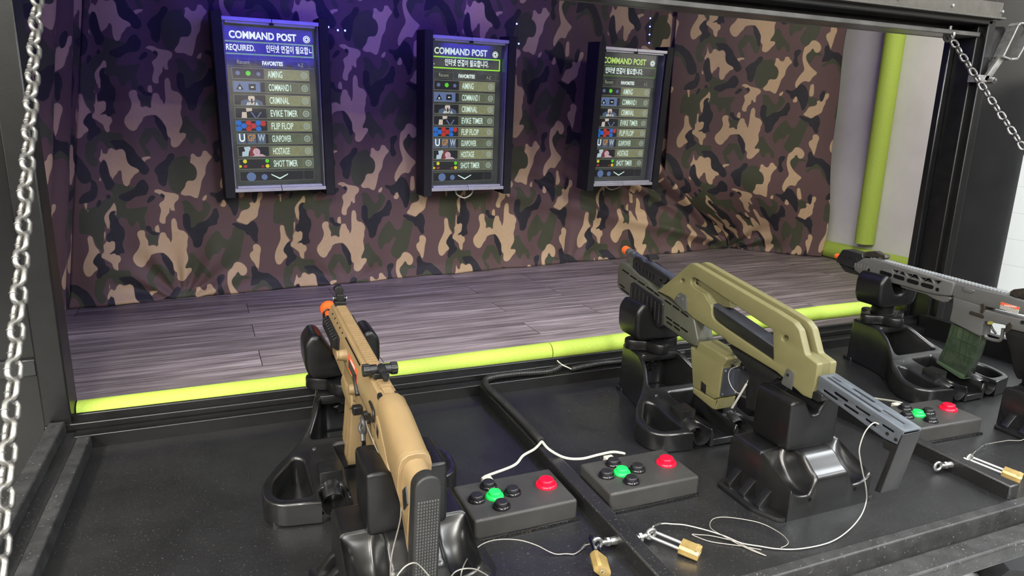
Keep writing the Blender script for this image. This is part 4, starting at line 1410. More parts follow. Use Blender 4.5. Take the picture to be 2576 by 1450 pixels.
def rear_base():
    X0, Y0, Y1 = 0.101, -0.140, 0.030
    nx, ny = 84, 70
    def h(x, y):
        ax = abs(x)
        ridge = 0.106 - 0.028 * smooth01((-0.090 - y) / 0.05)
        side = 0.100 - 0.034 * min(1.0, max(0.0, (-0.052 - y) / 0.085))
        bx = max(0.0, 1 - ((ax - 0.062) / 0.036) ** 2)
        by = max(0.0, 1 - ((y + 0.098) / 0.046) ** 2)
        side -= 0.034 * math.sqrt(bx * by)
        t = smooth01((ax - 0.036) / 0.020)
        d = min(X0 - ax, y - Y0, Y1 - y)
        rr = 0.009
        lip = rr - math.sqrt(max(0.0, rr * rr - (rr - d) ** 2)) if d < rr else 0.0
        return ridge * (1 - t) + side * t - lip
    mb = MB()
    bm = mb.bm
    top = [[bm.verts.new((-X0 + 2 * X0 * i / nx, Y0 + (Y1 - Y0) * j / ny, 0)) for j in range(ny + 1)] for i in range(nx + 1)]
    for r in top:
        for v in r:
            v.co.z = h(v.co.x, v.co.y)
    for i in range(nx):
        for j in range(ny):
            bm.faces.new((top[i][j], top[i + 1][j], top[i + 1][j + 1], top[i][j + 1]))
    rim = [top[i][0] for i in range(nx + 1)] + [top[nx][j] for j in range(1, ny + 1)] + [top[i][ny] for i in range(nx - 1, -1, -1)] + [top[0][j] for j in range(ny - 1, 0, -1)]
    low = []
    for v in rim:
        q = v.co.copy()
        q.z = 0
        q.x *= 1.02
        low.append(bm.verts.new(q))
    n = len(rim)
    for k in range(n):
        bm.faces.new((rim[k], low[k], low[(k + 1) % n], rim[(k + 1) % n]))
    bm.faces.new(low)
    return mb


def rear_rest(loc, yaw, label):
    root = thing('rear_shooting_rest', label, 'shooting rest', loc, (0, 0, yaw), 'rear shooting rests on the counter')
    rear_base().build('base', M_PLASTIC, root, 0, deg=70)
    for s in (-1, 1):
        fl_ = rounded([(s * 0.100, 0.026), (s * 0.142, 0.012), (s * 0.143, -0.085), (s * 0.118, -0.138), (s * 0.100, -0.140)][::s], 0.008)
        MB().plate(fl_, [], 0.008, 0.0015, frame_xy(0.004)).build('flange', M_PLASTIC, root)
        for y in (-0.004, -0.046, -0.088):
            wedge = [(s * 0.099, 0.006), (s * 0.130, 0.006), (s * 0.130, 0.012), (s * 0.108, 0.036), (s * 0.099, 0.040)]
            MB().plate(wedge[::s], [], 0.017, 0.001, frame_xz(y)).build('rib', M_PLASTIC, root)
    for x in (-0.052, 0.062):
        MB().cyl((x, -0.1405, 0.036), (x, -0.138, 0.036), 0.0042, n=14).build('screw_hole', M_HOLE, root)
    V = rounded([(-0.061, 0.103), (0.061, 0.103), (0.062, 0.206), (0.028, 0.206), (0.010, 0.176), (0.0, 0.172), (-0.010, 0.176), (-0.028, 0.206), (-0.062, 0.206)], 0.009, 3)
    MB().plate(V, [], 0.098, 0.006, frame_xz(-0.030), 3).build('notched_block', M_PLASTIC2, root, deg=50)
    return root


rear_rest((-0.134, 0.0, 0.0), 0.0, 'black notched rear rest holding the butt of the tan rifle')
rear_rest((0.665, 0.0, 0.0), 0.0, 'black notched rear rest under the olive green rifle')
rear_rest((1.497, -0.010, 0.0), 0.0, 'black notched rear rest cut off by the right edge of the photo')

# ------------------------------------------------------------------ button boxes
M_BOX = plain('dusty_dark_grey_plastic', (0.042, 0.041, 0.039), 0.46, var=0.18, vscale=14, bump_s=0.08, bscale=500, bdist=0.0002, spec=0.4, worn=(0.085, 0.082, 0.075), worn_at=0.66)
M_BTNK = plain('glossy_black_button', (0.008, 0.008, 0.010), 0.12, spec=0.6, bump_s=0.0)
M_BTNK2 = plain('satin_black_button', (0.016, 0.016, 0.018), 0.38, spec=0.5)


def lit_plastic(name, color, e):
    m, nt, b = new_mat(name)
    b.inputs['Base Color'].default_value = (*color, 1)
    b.inputs['Roughness'].default_value = 0.22
    b.inputs['Emission Color'].default_value = (*color, 1)
    b.inputs['Emission Strength'].default_value = e
    b.inputs['Subsurface Weight'].default_value = 0.0
    return m


M_GREEN = lit_plastic('lit_green_button', (0.015, 0.60, 0.10), 0.35)
M_RED = lit_plastic('lit_red_button', (0.66, 0.006, 0.030), 0.25)
BW, BD, BH = 0.200, 0.1236, 0.0405


def button(root, x, y, r, mats, tall=1.0):
    b = MB().lathe([(r, 0), (r, 0.0022), (r * 0.93, 0.0050), (r * 0.80, 0.0062), (r * 0.74, 0.0062), (r * 0.73, 0.004), (0.0, 0.004)], n=32).build('button', mats[0], root, deg=50)
    b.location = (x, y, BH)
    MB().lathe([(r * 0.70, 0.004), (r * 0.70, 0.0102 * tall), (r * 0.64, 0.0118 * tall), (r * 0.5, 0.0122 * tall), (0.0, 0.0118 * tall)], n=32).build('plunger', mats[1], b, deg=50)
    return b


def button_box(loc, yaw, label):
    root = thing('button_box', label, 'control box', loc, (0, 0, yaw), 'button boxes on the counter')
    MB().span((0, 0, 0), (BW, BD, BH)).build('housing', M_BOX, root, 0.005, 3)
    for (x, y) in ((0.026, 0.062), (0.062, 0.098), (0.096, 0.062), (0.060, 0.026)):
        button(root, x, y, 0.0165, (M_BTNK, M_BTNK2))
    button(root, 0.0605, 0.0615, 0.0168, (M_GREEN, M_GREEN))
    button(root, 0.167, 0.066, 0.0205, (M_RED, M_RED), 1.15)
    MB().span((0.062, BD - 0.004, 0.028), (0.082, BD + 0.016, BH - 0.001)).build('plug', M_WCABLE, root, 0.002)
    bead = [(-0.003, -0.003, 0.001), (0.05, -0.004, 0.002), (0.1, -0.004, 0.001), (0.15, -0.003, 0.002), (BW + 0.002, -0.002, 0.001)]
    MB().tube(bead, 0.0035, 8, smooth=4).build('sealant_bead', M_SEAL, root)
    MB().tube([(-0.003, -0.003, 0.001), (-0.004, 0.06, 0.002), (-0.003, BD, 0.001)], 0.0035, 8, smooth=4).build('sealant_bead', M_SEAL, root)
    return root


BX = [((0.0, 0.0, 0.0), 0.0072, 'grey button box just right of the tan rifle, with lit green and red buttons'),
      ((0.2661, -0.0034, 0.0), -0.0029, 'grey button box left of the olive rifle, on the right side of the first divider'),
      ((1.0931, 0.0018, 0.0), -0.0463, 'grey button box with red button in front of the grey rifle')]
for (l, a, t) in BX:
    button_box(l, a, t)


def cable(label, pts, r, mat=None, name='cable', group=None, smooth=8, n=8):
    P = [Vector(p) for p in pts]
    r *= 0.86
    o = MB().tube([p - P[0] for p in P], r, n, smooth=smooth).build(name, mat or M_WCABLE, deg=60)
    o.location = P[0]
    return tag(o, label, 'cable', group)


cable('white cable arching over to the box just right of the tan rifle', [at(1362, 1112, z=0.047), at(1345, 1130, z=0.052), at(1316, 1147, z=0.056), at(1292, 1172, z=0.050), (0.0715, BD + 0.020, 0.036), (0.0715, BD + 0.012, 0.036)], 0.0033, group='white cables of the button boxes')
cable('white cable running from the divider to the box left of the olive rifle', [at(1364, 1112, z=0.047), at(1382, 1132, z=0.045), at(1420, 1152, z=0.030), at(1462, 1155, z=0.026), at(1505, 1145, z=0.034), at(1540, 1138, z=0.042), at(1562, 1140, z=0.041), at(1571, 1142, z=0.037)], 0.0033, group='white cables of the button boxes')
cable('white cable reaching the box in front of the grey rifle', [at(2180, 1000, z=0.004), at(2206, 1004, z=0.010), at(2240, 1009, z=0.026), at(2262, 1013, z=0.036), at(2276, 1018, z=0.037)], 0.0033, group='white cables of the button boxes')


def make_conduit():
    m, nt, b = new_mat('black_split_conduit')
    b.inputs['Base Color'].default_value = (0.016, 0.016, 0.016, 1)
    b.inputs['Roughness'].default_value = 0.35
    return m


M_COND = make_conduit()
def conduit(label, pts, r):
    P = [Vector(p) for p in pts]
    # densify, then rib the tube
    Q = []
    m = len(P)
    for i in range(m - 1):
        a, b, c, d = P[max(i - 1, 0)], P[i], P[i + 1], P[min(i + 2, m - 1)]
        k = max(2, int((c - b).length / 0.0011))
        for j in range(k):
            t = j / k
            Q.append(0.5 * ((2 * b) + (c - a) * t + (2 * a - 5 * b + 4 * c - d) * t * t + (3 * b - a - 3 * c + d) * t ** 3))
    Q.append(P[-1])
    rr = [r * (1.0 + (0.10 if (i // 2) % 2 else -0.06)) for i in range(len(Q))]
    o = MB().tube([p - P[0] for p in Q], rr, 10).build('conduit', M_COND, deg=80, weld=False)
    o.location = P[0]
    return tag(o, label, 'conduit', 'black ribbed conduits on the counter rim')


conduit('black ribbed conduit bending from the back rim down along the first divider', [at(1410, 921, z=0.052), at(1396, 930, z=0.046), at(1370, 936, z=0.041), at(1300, 941, z=0.040), at(1243, 949, z=0.040), at(1222, 958, z=0.040), at(1224, 972, z=0.040), at(1245, 993, z=0.040), at(1276, 1022, z=0.039), at(1320, 1066, z=0.039), at(1362, 1112, z=0.042)], 0.0085)
conduit('black ribbed conduit along the back rim behind the olive rifle', [at(1437, 929, z=0.040), at(1470, 922, z=0.040), at(1520, 913, z=0.040), at(1575, 908, z=0.040), at(1640, 899, z=0.040), at(1720, 888, z=0.040)], 0.0075)
cable('white wire tied to the conduit where it crosses the sill', [at(1402, 908, z=0.060), at(1412, 917, z=0.058), at(1424, 923, z=0.052), at(1437, 929, z=0.042)], 0.0022, group='white cables of the button boxes')

# ------------------------------------------------------------------ padlocks and tethers
M_BRASS = plain('brushed_brass', (0.66, 0.46, 0.17), 0.38, 0.65, var=0.15, vscale=60, bump_s=0.12, bscale=300)
M_BRASSE = plain('engraved_brass', (0.85, 0.72, 0.42), 0.35, 0.8)
M_CHROME = plain('chromed_steel', (0.70, 0.70, 0.68), 0.30, 0.9, var=0.05)
M_DKCHROME = plain('dark_steel', (0.22, 0.24, 0.30), 0.18, 1.0, var=0.1)


def padlock(label, hook, body, mat_sh, thick=0.017, wid=0.031, length=0.034, tilt=0.0):
    """hook: point inside the shackle bend; body: centre of the brass body"""
    h, b = Vector(hook), Vector(body)
    root = thing('padlock', label, 'padlock', tuple(b), group='brass padlocks on the eyebolts')
    d = (h - b)
    dist = d.length
    q = d.to_track_quat('Y', 'Z')
    root.rotation_euler = (q.to_matrix() @ Matrix.Rotation(tilt, 3, 'Y')).to_euler()
    hl = length / 2
    bev = [(-wid / 2, -thick / 2 + 0.004), (-wid / 2 + 0.004, -thick / 2), (wid / 2 - 0.004, -thick / 2), (wid / 2, -thick / 2 + 0.004),
           (wid / 2, thick / 2 - 0.004), (wid / 2 - 0.004, thick / 2), (-wid / 2 + 0.004, thick / 2), (-wid / 2, thick / 2 - 0.004)]
    MB().plate(bev, [], length, 0.0008, frame_xz(0.0)).build('body', M_BRASS, root)
    sw = wid * 0.30
    pts = [(-sw, hl - 0.002, 0), (-sw, dist - sw, 0)] + [(sw * math.cos(t), dist - sw + sw * math.sin(t) + 0.003, 0) for t in [PI - PI * k / 10 for k in range(11)]] + [(sw, dist - sw, 0), (sw, hl - 0.002, 0)]
    MB().tube(pts, 0.0030, 10).build('shackle', mat_sh, root, deg=60)
    kh = MB().cyl((0, -hl - 0.0005, 0), (0, -hl + 0.002, 0), 0.0036, n=14)
    kh.build('keyhole', M_BRASSE, root)
    MB().span((-0.0005, -hl - 0.0009, -0.0026), (0.0005, -hl + 0.001, 0.0026)).build('key_slot', M_HOLE, root)
    return root, hl, thick


def engrave(root, s, size, mx, sx=1.0, mat=None):
    me = text_mesh(s, size, 0.0001, sx, 'CENTER', 0.0001)
    me.transform(mx)
    return link_mesh('engraving', me, mat or M_BRASSE, root)


p1, hl, th = padlock('brass padlock with a dark shackle, hanging at the left side of the first divider', (0.181, -0.092, 0.024), at(1510, 1420, z=0.017), M_DKCHROME, tilt=0.75)
engrave(p1, '140', 0.010, Matrix.Translation((-0.006, -hl - 0.0008, 0.004)) @ Matrix.Rotation(PI / 2, 4, 'X'))
p2, hl, th = padlock('brass padlock with a long bright shackle, lying on the right of the first divider', (0.288, -0.106, 0.017), at(1736, 1384, z=0.0105), M_CHROME)
engrave(p2, 'MASTER', 0.0075, Matrix.Translation((0.0, -hl + 0.006, th / 2 + 0.0002)))
engrave(p2, '140', 0.009, Matrix.Translation((-0.006, -hl - 0.0008, 0.003)) @ Matrix.Rotation(PI / 2, 4, 'X'))
p3, hl, th = padlock('brass padlock with a bright shackle near the right edge, beyond the second divider', (1.105, -0.108, 0.018), at(2546, 1196, z=0.010), M_CHROME)
engrave(p3, 'MASTER', 0.0075, Matrix.Translation((0.0, -hl + 0.006, th / 2 + 0.0002)))

M_WIRE = plain('coated_steel_wire', (0.36, 0.34, 0.30), 0.35, 0.5, var=0.1)
M_WIREW = plain('white_coated_wire', (0.52, 0.51, 0.47), 0.4, 0.1, var=0.1)
M_SLEEVE = plain('grey_heat_shrink', (0.05, 0.05, 0.05), 0.4)
def tether(label, pts, r=0.0013, mat=None, sleeves=()):
    P = [Vector(p) for p in pts]
    root = thing('tether_cable', label, 'cable', tuple(P[0]), group='thin steel tethers of the rifles')
    MB().tube([p - P[0] for p in P], r * 0.82, 6, smooth=10).build('wire', mat or M_WIRE, root, deg=80)
    for (a, b, rr) in sleeves:
        MB().tube([Vector(a) - P[0], (Vector(a) + Vector(b)) / 2 - P[0], Vector(b) - P[0]], rr, 8).build('sleeve', M_SLEEVE, root, deg=60)
    return root

# ------------------------------------------------------------------ tan rifle
M_TAN = plain('tan_polymer', (0.245, 0.168, 0.080), 0.45, var=0.05, vscale=25, bump_s=0.08, bscale=700, bdist=0.0002, spec=0.4)
M_TAN2 = plain('tan_painted_metal', (0.258, 0.178, 0.088), 0.40, var=0.05, vscale=25, bump_s=0.05, bscale=700, bdist=0.0002, spec=0.45)
M_GBLK = plain('black_gun_metal', (0.011, 0.011, 0.0115), 0.36, var=0.2, vscale=60, bump_s=0.08, bscale=600, bdist=0.0002)
M_GBLU = plain('blued_gun_metal', (0.075, 0.082, 0.102), 0.36, 0.4, var=0.15, vscale=50)
M_RUB = plain('black_rubber', (0.013, 0.013, 0.013), 0.5, var=0.15, vscale=60)
M_NUB = plain('worn_rubber_stipple', (0.055, 0.055, 0.055), 0.45)
M_ORG = plain('orange_muzzle_tip', (0.85, 0.115, 0.020), 0.45, var=0.04)
M_RLBL = plain('red_label', (0.80, 0.10, 0.035), 0.4, var=0.03)
M_WPRINT = plain('white_print', (0.75, 0.72, 0.66), 0.5)
M_KPRINT = plain('black_print', (0.03, 0.03, 0.03), 0.5)
M_YPRINT = plain('yellow_print', (0.30, 0.27, 0.06), 0.5)

g1 = thing('replica_rifle', 'tan replica rifle with orange flash hider, seen from behind its rubber butt', 'rifle', group='replica rifles on the shooting rests')
g1.matrix_world = (Matrix.Translation((-0.135, 0, 0.283)) @ Matrix.Rotation(0.040, 4, 'Z') @ Matrix.Rotation(0.100, 4, 'X') @ Matrix.Rotation(0.045, 4, 'Y'))


def sect(y, pts):
    return [(x, y, z) for x, z in pts]


def mirror(pts):
    return pts + [(-x, z) for x, z in pts[::-1]]


rc = mirror([(0.0095, -0.0055), (0.0155, -0.0085), (0.0165, -0.014), (0.0212, -0.024), (0.0215, -0.056), (0.0180, -0.070), (0.010, -0.078)])
MB().loft([sect(y, rc) for y in (0.020, 0.455)]).build('receiver', M_TAN2, g1, 0.0012)
ra = MB().span((-0.0078, 0.030, -0.007), (0.0078, 0.456, -0.003))
y = 0.1335
for i in range(33):
    z0, z1 = -0.0036, 0.0
    yy = 0.137 + i * 0.0098
    ra.loft([sect(yy + d, mirror([(w * 0.0106, z0), (w * 0.0106, z0 + 0.0012), (w * 0.0088, z1)])) for d, w in ((0, 1), (0.0054, 1))])
for i in range(3):
    yy = 0.050 + i * 0.0098
    ra.loft([sect(yy + d, mirror([(0.0106, -0.0036), (0.0106, -0.0024), (0.0088, 0.0)])) for d in (0, 0.0054)])
ra.build('top_rail', M_TAN2, g1, 0)
MB().plate(rounded([(0.306, -0.066), (0.452, -0.066), (0.448, -0.104), (0.312, -0.108)], 0.006), [], 0.034, 0.004, frame_yz(0), 2).build('lower_handguard', M_TAN, g1)
sl = MB()
sl.plate(slot_pts(0.165, -0.0150, 0.290, -0.0150, 0.0016), [], 0.036, 0, frame_yz(0))
for i in range(5):
    sl.cyl((-0.0190, 0.318 + 0.026 * i, -0.0165), (-0.0150, 0.318 + 0.026 * i, -0.0160), 0.0020, n=10)
sl.build('receiver_slot', M_HOLE, g1)
sr = MB().span((-0.0255, 0.325, -0.056), (-0.0200, 0.452, -0.030))
for i in range(9):
    sr.loft([[(-0.0255, 0.329 + i * 0.0138 + d, -0.0575), (-0.034, 0.329 + i * 0.0138 + d, -0.052), (-0.034, 0.329 + i * 0.0138 + d, -0.034), (-0.0255, 0.329 + i * 0.0138 + d, -0.0285)] for d in (0, 0.0078)])
sr.build('side_rail', M_GBLK, g1, 0.0006)
MB().span((0.0200, 0.325, -0.056), (0.0300, 0.452, -0.030)).build('side_rail', M_GBLK, g1, 0.002)
MB().cyl((0, 0.455, -0.050), (0, 0.475, -0.050), 0.012).cyl((0, 0.455, -0.060), (0, 0.52, -0.060), 0.0075).build('barrel', M_GBLK, g1)
fh = MB()
fh.lathe([(0.0, 0.500), (0.0165, 0.500), (0.0185, 0.504), (0.0185, 0.511), (0.0150, 0.517), (0.0148, 0.551), (0.0185, 0.557), (0.0190, 0.571), (0.0170, 0.575), (0.0090, 0.575), (0.0085, 0.545), (0, 0.545)], (0, 0, -0.060), 'Y', 24)
fh.build('flash_hider', M_ORG, g1, 0.0006)
sl = MB()
for a in (0.5, 1.9, 3.3, 4.7):
    sl.plate(slot_pts(0.522, 0, 0.545, 0, 0.0030), [], 0.004, 0, Matrix.Translation((0, 0, -0.060)) @ Matrix.Rotation(a, 4, 'Y') @ Matrix.Translation((0, 0, 0.0132)) @ Matrix(((0, 1, 0, 0), (1, 0, 0, 0), (0, 0, 1, 0), (0, 0, 0, 1))))
sl.build('hider_slot', M_HOLE, g1)
MB().tube([(-0.020 + 0.0085 * math.cos(t), 0.470, -0.036 + 0.012 * math.sin(t)) for t in [2 * PI * k / 16 for k in range(16)]], 0.0020, 8, closed=True).build('sling_ring', M_GBLK, g1)
fs = MB().span((-0.0115, 0.430, -0.003), (0.0115, 0.456, 0.0065)).span((-0.0075, 0.436, 0.0065), (0.0075, 0.452, 0.020))
fs.cyl((-0.013, 0.444, 0.010), (0.013, 0.444, 0.010), 0.0052, n=16)
fs.lathe([(0.0072, 0.0), (0.0098, 0.0), (0.0098, 0.016), (0.0072, 0.016), (0.0072, 0.0)], (-0.001, 0.447, 0.0255), 'Y', 20)
fs.build('front_sight', M_GBLK, g1, 0.0008)
MB().cyl((-0.0145, 0.444, 0.010), (-0.0125, 0.444, 0.010), 0.0042, n=12).cyl((0.0125, 0.444, 0.010), (0.0145, 0.444, 0.010), 0.0042, n=12).build('sight_screw', M_ZINC, g1)
rs = MB().span((-0.013, 0.080, -0.003), (0.013, 0.106, 0.007))
rs.span((-0.010, 0.086, 0.007), (-0.006, 0.104, 0.014)).span((0.006, 0.086, 0.007), (0.010, 0.104, 0.014))
rs.build('rear_sight', M_GBLK, g1, 0.0008)
for s in (-1, 1):
    MB().plate(lobed(0.0102, 0.0006, 10, 60), [], 0.011, 0.001, Matrix.Translation((s * 0.0235, 0.094, 0.009)) @ Matrix.Rotation(PI / 2, 4, 'Y')).cyl((s * 0.006, 0.094, 0.009), (s * 0.019, 0.094, 0.009), 0.0088).build('sight_knob', M_GBLK, g1)
dr = MB().lathe([(0, -0.005), (0.0055, -0.005), (0.0068, 0.0), (0.0072, 0.012), (0.0062, 0.0165), (0.0, 0.0165)], (0, 0, 0), 'Y', 18)
dr.lathe([(0, -0.022), (0.0042, -0.0215), (0.0050, -0.018), (0.0046, -0.005), (0, -0.005)], (0, 0, 0), 'Y', 16)
dr.move(Matrix.Translation((0.001, 0.078, 0.011)) @ Matrix.Rotation(0.18, 4, 'X')).build('sight_drum', M_GBLK, g1)
MB().span((-0.017, 0.018, -0.030), (0.017, 0.044, -0.006)).build('receiver_end', M_GBLK, g1, 0.004)
# gas knob, warning label
MB().cyl((-0.020, 0.262, -0.038), (-0.036, 0.262, -0.038), 0.0125, 0.0095, 22).cyl((-0.036, 0.262, -0.038), (-0.040, 0.262, -0.038), 0.0092, n=22).build('cocking_knob', M_TAN, g1, 0.001)
MB().plate(rounded([(0.160, -0.0245), (0.240, -0.0245), (0.240, -0.0550), (0.160, -0.0550)], 0.002), [], 0.0006, 0, frame_yz(-0.0217)).build('warning_label', M_RLBL, g1)
lb = MB().span((-0.0222, 0.166, -0.0345), (-0.0218, 0.236, -0.0510))
lb.build('label_print', M_KPRINT, g1)
me = text_mesh('WARNING', 0.0085, 0.0001, 0.9, 'CENTER', 0.0002)
me.transform(Matrix.Translation((-0.0222, 0.201, -0.0300)) @ Matrix(((0, 0, -1, 0), (-1, 0, 0, 0), (0, 1, 0, 0), (0, 0, 0, 1))))
link_mesh('label_print', me, M_WPRINT, g1)
# lower receiver, magazine, grip
lo = [(0.300, -0.060), (0.300, -0.104), (0.292, -0.122), (0.222, -0.128), (0.205, -0.104), (0.120, -0.100), (0.085, -0.104), (0.055, -0.096), (0.030, -0.086), (0.030, -0.055)]
MB().plate(rounded(lo, 0.004, 2), [], 0.0335, 0.003, frame_yz(0), 2).build('lower_receiver', M_TAN, g1)
MB().plate(rounded([(0.310, -0.112), (0.300, -0.096), (0.214, -0.102), (0.208, -0.120), (0.225, -0.136), (0.302, -0.128)], 0.004, 2), [], 0.041, 0.004, frame_yz(0), 2).build('magazine_well', M_TAN, g1)
mg = [(0.296, -0.120), (0.306, -0.200), (0.322, -0.268), (0.258, -0.278), (0.240, -0.205), (0.232, -0.120)]
mo = MB().plate(mg, [], 0.026, 0.003, frame_yz(0), 2).build('magazine', M_TAN2, g1)
rb = MB()
for k in range(2):
    rb.plate([(0.252 + 0.022 * k, -0.135), (0.260 + 0.022 * k, -0.135), (0.280 + 0.024 * k, -0.262), (0.270 + 0.024 * k, -0.262)], [], 0.030, 0.001, frame_yz(0))
rb.build('magazine_rib', M_TAN2, g1)
tg = [(0.214, -0.112), (0.206, -0.135), (0.180, -0.150), (0.140, -0.146), (0.120, -0.126), (0.122, -0.104)]
MB().tube([(0, a, b) for a, b in tg], 0.0042, 8, smooth=4).build('trigger_guard', M_TAN, g1)
MB().tube([(0, 0.168, -0.102), (0, 0.163, -0.118), (0, 0.168, -0.132)], 0.0030, 8, smooth=3).build('trigger', M_GBLK, g1)
gp = [(0.120, -0.100), (0.118, -0.125), (0.086, -0.215), (0.036, -0.205), (0.060, -0.130), (0.050, -0.100)]
MB().plate(rounded(gp, 0.010, 3), [], 0.030, 0.008, frame_yz(0), 3).build('pistol_grip', M_TAN, g1, deg=60)
MB().plate(slot_pts(0.150, -0.062, 0.178, -0.044, 0.0045), [], 0.008, 0.0015, frame_yz(-0.0225)).build('bolt_catch', M_GBLK, g1)
MB().span((-0.034, 0.128, -0.094), (-0.018, 0.142, -0.078)).build('magazine_release', M_GBLK, g1, 0.002)
MB().lathe([(0, 0), (0.008, 0), (0.008, 0.006), (0, 0.006)], (-0.0245, 0.095, -0.076), 'X', 18).plate(slot_pts(0.070, -0.074, 0.094, -0.076, 0.004), [], 0.008, 0.001, frame_yz(-0.024)).build('selector', M_GBLK, g1)
MB().cyl((-0.031, 0.186, -0.072), (-0.014, 0.186, -0.072), 0.009, 0.012, 20).build('takedown_boss', M_TAN, g1)
MB().tube([(-0.024, 0.058, -0.030), (-0.0245, 0.030, -0.033), (-0.025, 0.026, -0.046), (-0.025, 0.034, -0.052), (-0.024, 0.058, -0.053)], 0.0022, 8, smooth=3).build('sling_loop', M_GBLK, g1)
MB().span((0.018, 0.030, -0.050), (0.030, 0.050, -0.020)).build('stock_hinge', M_TAN, g1, 0.004)
# folding stock: shell, inner tube and rubber butt
def stock_sec(y, top, w, bot, wb):
    return [(wb, y, bot), (w, y, bot + 0.035), (w, y, top - 0.020), (w * 0.86, y, top - 0.008), (w * 0.5, y, top - 0.0015), (0, y, top),
            (-w * 0.5, y, top - 0.0015), (-w * 0.86, y, top - 0.008), (-w, y, top - 0.020), (-w, y, bot + 0.035), (-wb, y, bot)]
MB().loft([stock_sec(0.022, 0.0015, 0.0215, -0.092, 0.014), stock_sec(0.012, 0.0035, 0.0225, -0.094, 0.014), stock_sec(-0.030, -0.002, 0.0235, -0.098, 0.014), stock_sec(-0.075, -0.012, 0.0240, -0.104, 0.014), stock_sec(-0.120, -0.0195, 0.0235, -0.113, 0.014)]).build('stock', M_TAN, g1, 0.0015, deg=50)
MB().loft([stock_sec(-0.112, -0.0185, 0.0246, -0.112, 0.0145), stock_sec(-0.124, -0.0205, 0.0246, -0.114, 0.0145)]).build('stock_collar', M_TAN2, g1, 0.001, deg=50)
MB().plate(rounded([(0.014, -0.030), (-0.004, -0.034), (-0.050, -0.058), (-0.080, -0.082), (0.014, -0.092)], 0.004), [], 0.0500, 0.002, frame_yz(0)).build('stock_panel', M_TAN, g1)
MB().loft([stock_sec(-0.108, -0.026, 0.0185, -0.125, 0.011), stock_sec(-0.162, -0.034, 0.0180, -0.178, 0.010)]).build('stock_tube', M_TAN2, g1, 0.001, deg=50)
MB().plate([(-0.132, -0.072), (-0.146, -0.056), (-0.159, -0.076), (-0.145, -0.096)], [], 0.0410, 0.001, frame_yz(0)).build('stock_inlay', M_GBLK, g1)
for yy in (-0.002, 0.004):
    pass
MB().plate([(0.002, -0.040), (-0.010, -0.046), (-0.010, -0.060), (0.002, -0.056)], [], 0.0515, 0.0005, frame_yz(0)).build('stock_inlay', M_GBLK, g1)
MB().plate([(-0.002, -0.082), (-0.018, -0.086), (-0.022, -0.100), (-0.004, -0.098)], [], 0.0400, 0.0005, frame_yz(0)).build('stock_inlay', M_GBLK, g1)
pad = slot_pts(0, -0.178, 0, -0.040, 0.0195, 12)
MB().plate(pad, [], 0.024, 0.004, Matrix.Translation((0, -0.170, 0)) @ Matrix.Rotation(-0.10, 4, 'X') @ Matrix.Rotation(PI / 2, 4, 'X'), 3).build('butt_pad', M_RUB, g1, deg=60)
nb = MB()
for i in range(8):
    for j in range(28):
        x = -0.0136 + i * 0.00388
        z = -0.058 - j * 0.0047
        nb.loft([[(x - h, yv, z - h), (x + h, yv, z - h), (x + h, yv, z + h), (x - h, yv, z + h)] for h, yv in ((0.0016, -0.0120), (0.0009, -0.0137))])
nb.move(Matrix.Translation((0, -0.170, 0)) @ Matrix.Rotation(-0.10, 4, 'X')).build('butt_stipple', M_NUB, g1, 0)
kn = MB().tube([(-0.026, 0.086, -0.078), (-0.031, 0.078, -0.070), (-0.030, 0.066, -0.074), (-0.028, 0.064, -0.090), (-0.030, 0.076, -0.098), (-0.032, 0.086, -0.092)], 0.0034, 8, closed=True, smooth=3)
kn.tube([(-0.030, 0.068, -0.096), (-0.031, 0.060, -0.104)], 0.0042, 8).build('tether_knot', M_SLEEVE, g1)

# ------------------------------------------------------------------ olive pulse-style rifle
Z3 = lambda a, b: (a / 2.544 + 1500, b / 2.544 + 580)
Z4 = lambda a, b: (a / 2.543 + 1780, b / 2.543 + 880)
Z5 = lambda a, b: (a / 2.9 + 2060, b / 2.9 + 580)


class Side:
    """outlines measured on the near side of a rifle, which stands in a plane x = const"""

    def __init__(self, root, xc, half):
        self.root, self.xc, self.half = root, xc, half
        self.o = Vector(root.location)

    def uv(self, q, zoom, dx=0.0):
        p = at(*zoom(*q), x=self.xc - self.half - dx)
        return (p[1] - self.o.y, p[2] - self.o.z)

    def P(self, pts, zoom, dx=0.0):
        return [self.uv(q, zoom, dx) for q in pts]

    def plate(self, name, pts, zoom, mat, half=None, off=0.0, bev=0.002, holes=(), r=0.0, dx=None):
        h = self.half if half is None else half
        d = (h - self.half - off) if dx is None else dx
        o = self.P(pts, zoom, d)
        if r:
            o = rounded(o, r, 3)
        return MB().plate(o, [self.P(hh, zoom, d) for hh in holes], 2 * h, bev, frame_yz(self.xc + off - self.o.x), 2).build(name, mat, self.root, deg=45)


M_OLIVE = plain('olive_painted_shell', (0.160, 0.147, 0.068), 0.42, var=0.05, vscale=20, bump_s=0.06, bscale=700, bdist=0.0002, spec=0.4)
M_OLIVE2 = plain('olive_shell_inner', (0.155, 0.143, 0.070), 0.45, var=0.05, vscale=20, spec=0.4)
M_GREYOL = plain('grey_olive_handguard', (0.068, 0.069, 0.053), 0.42, var=0.08, vscale=20, bump_s=0.06, bscale=700, bdist=0.0002)
M_SLATE = plain('slate_grey_metal', (0.105, 0.105, 0.100), 0.40, 0.3, var=0.1)
M_SLATEB = plain('blue_grey_anodised', (0.165, 0.185, 0.215), 0.30, 0.55, var=0.08, vscale=40)
M_NAVY = plain('dark_blue_grey_plate', (0.034, 0.037, 0.047), 0.40, 0.1, var=0.1)

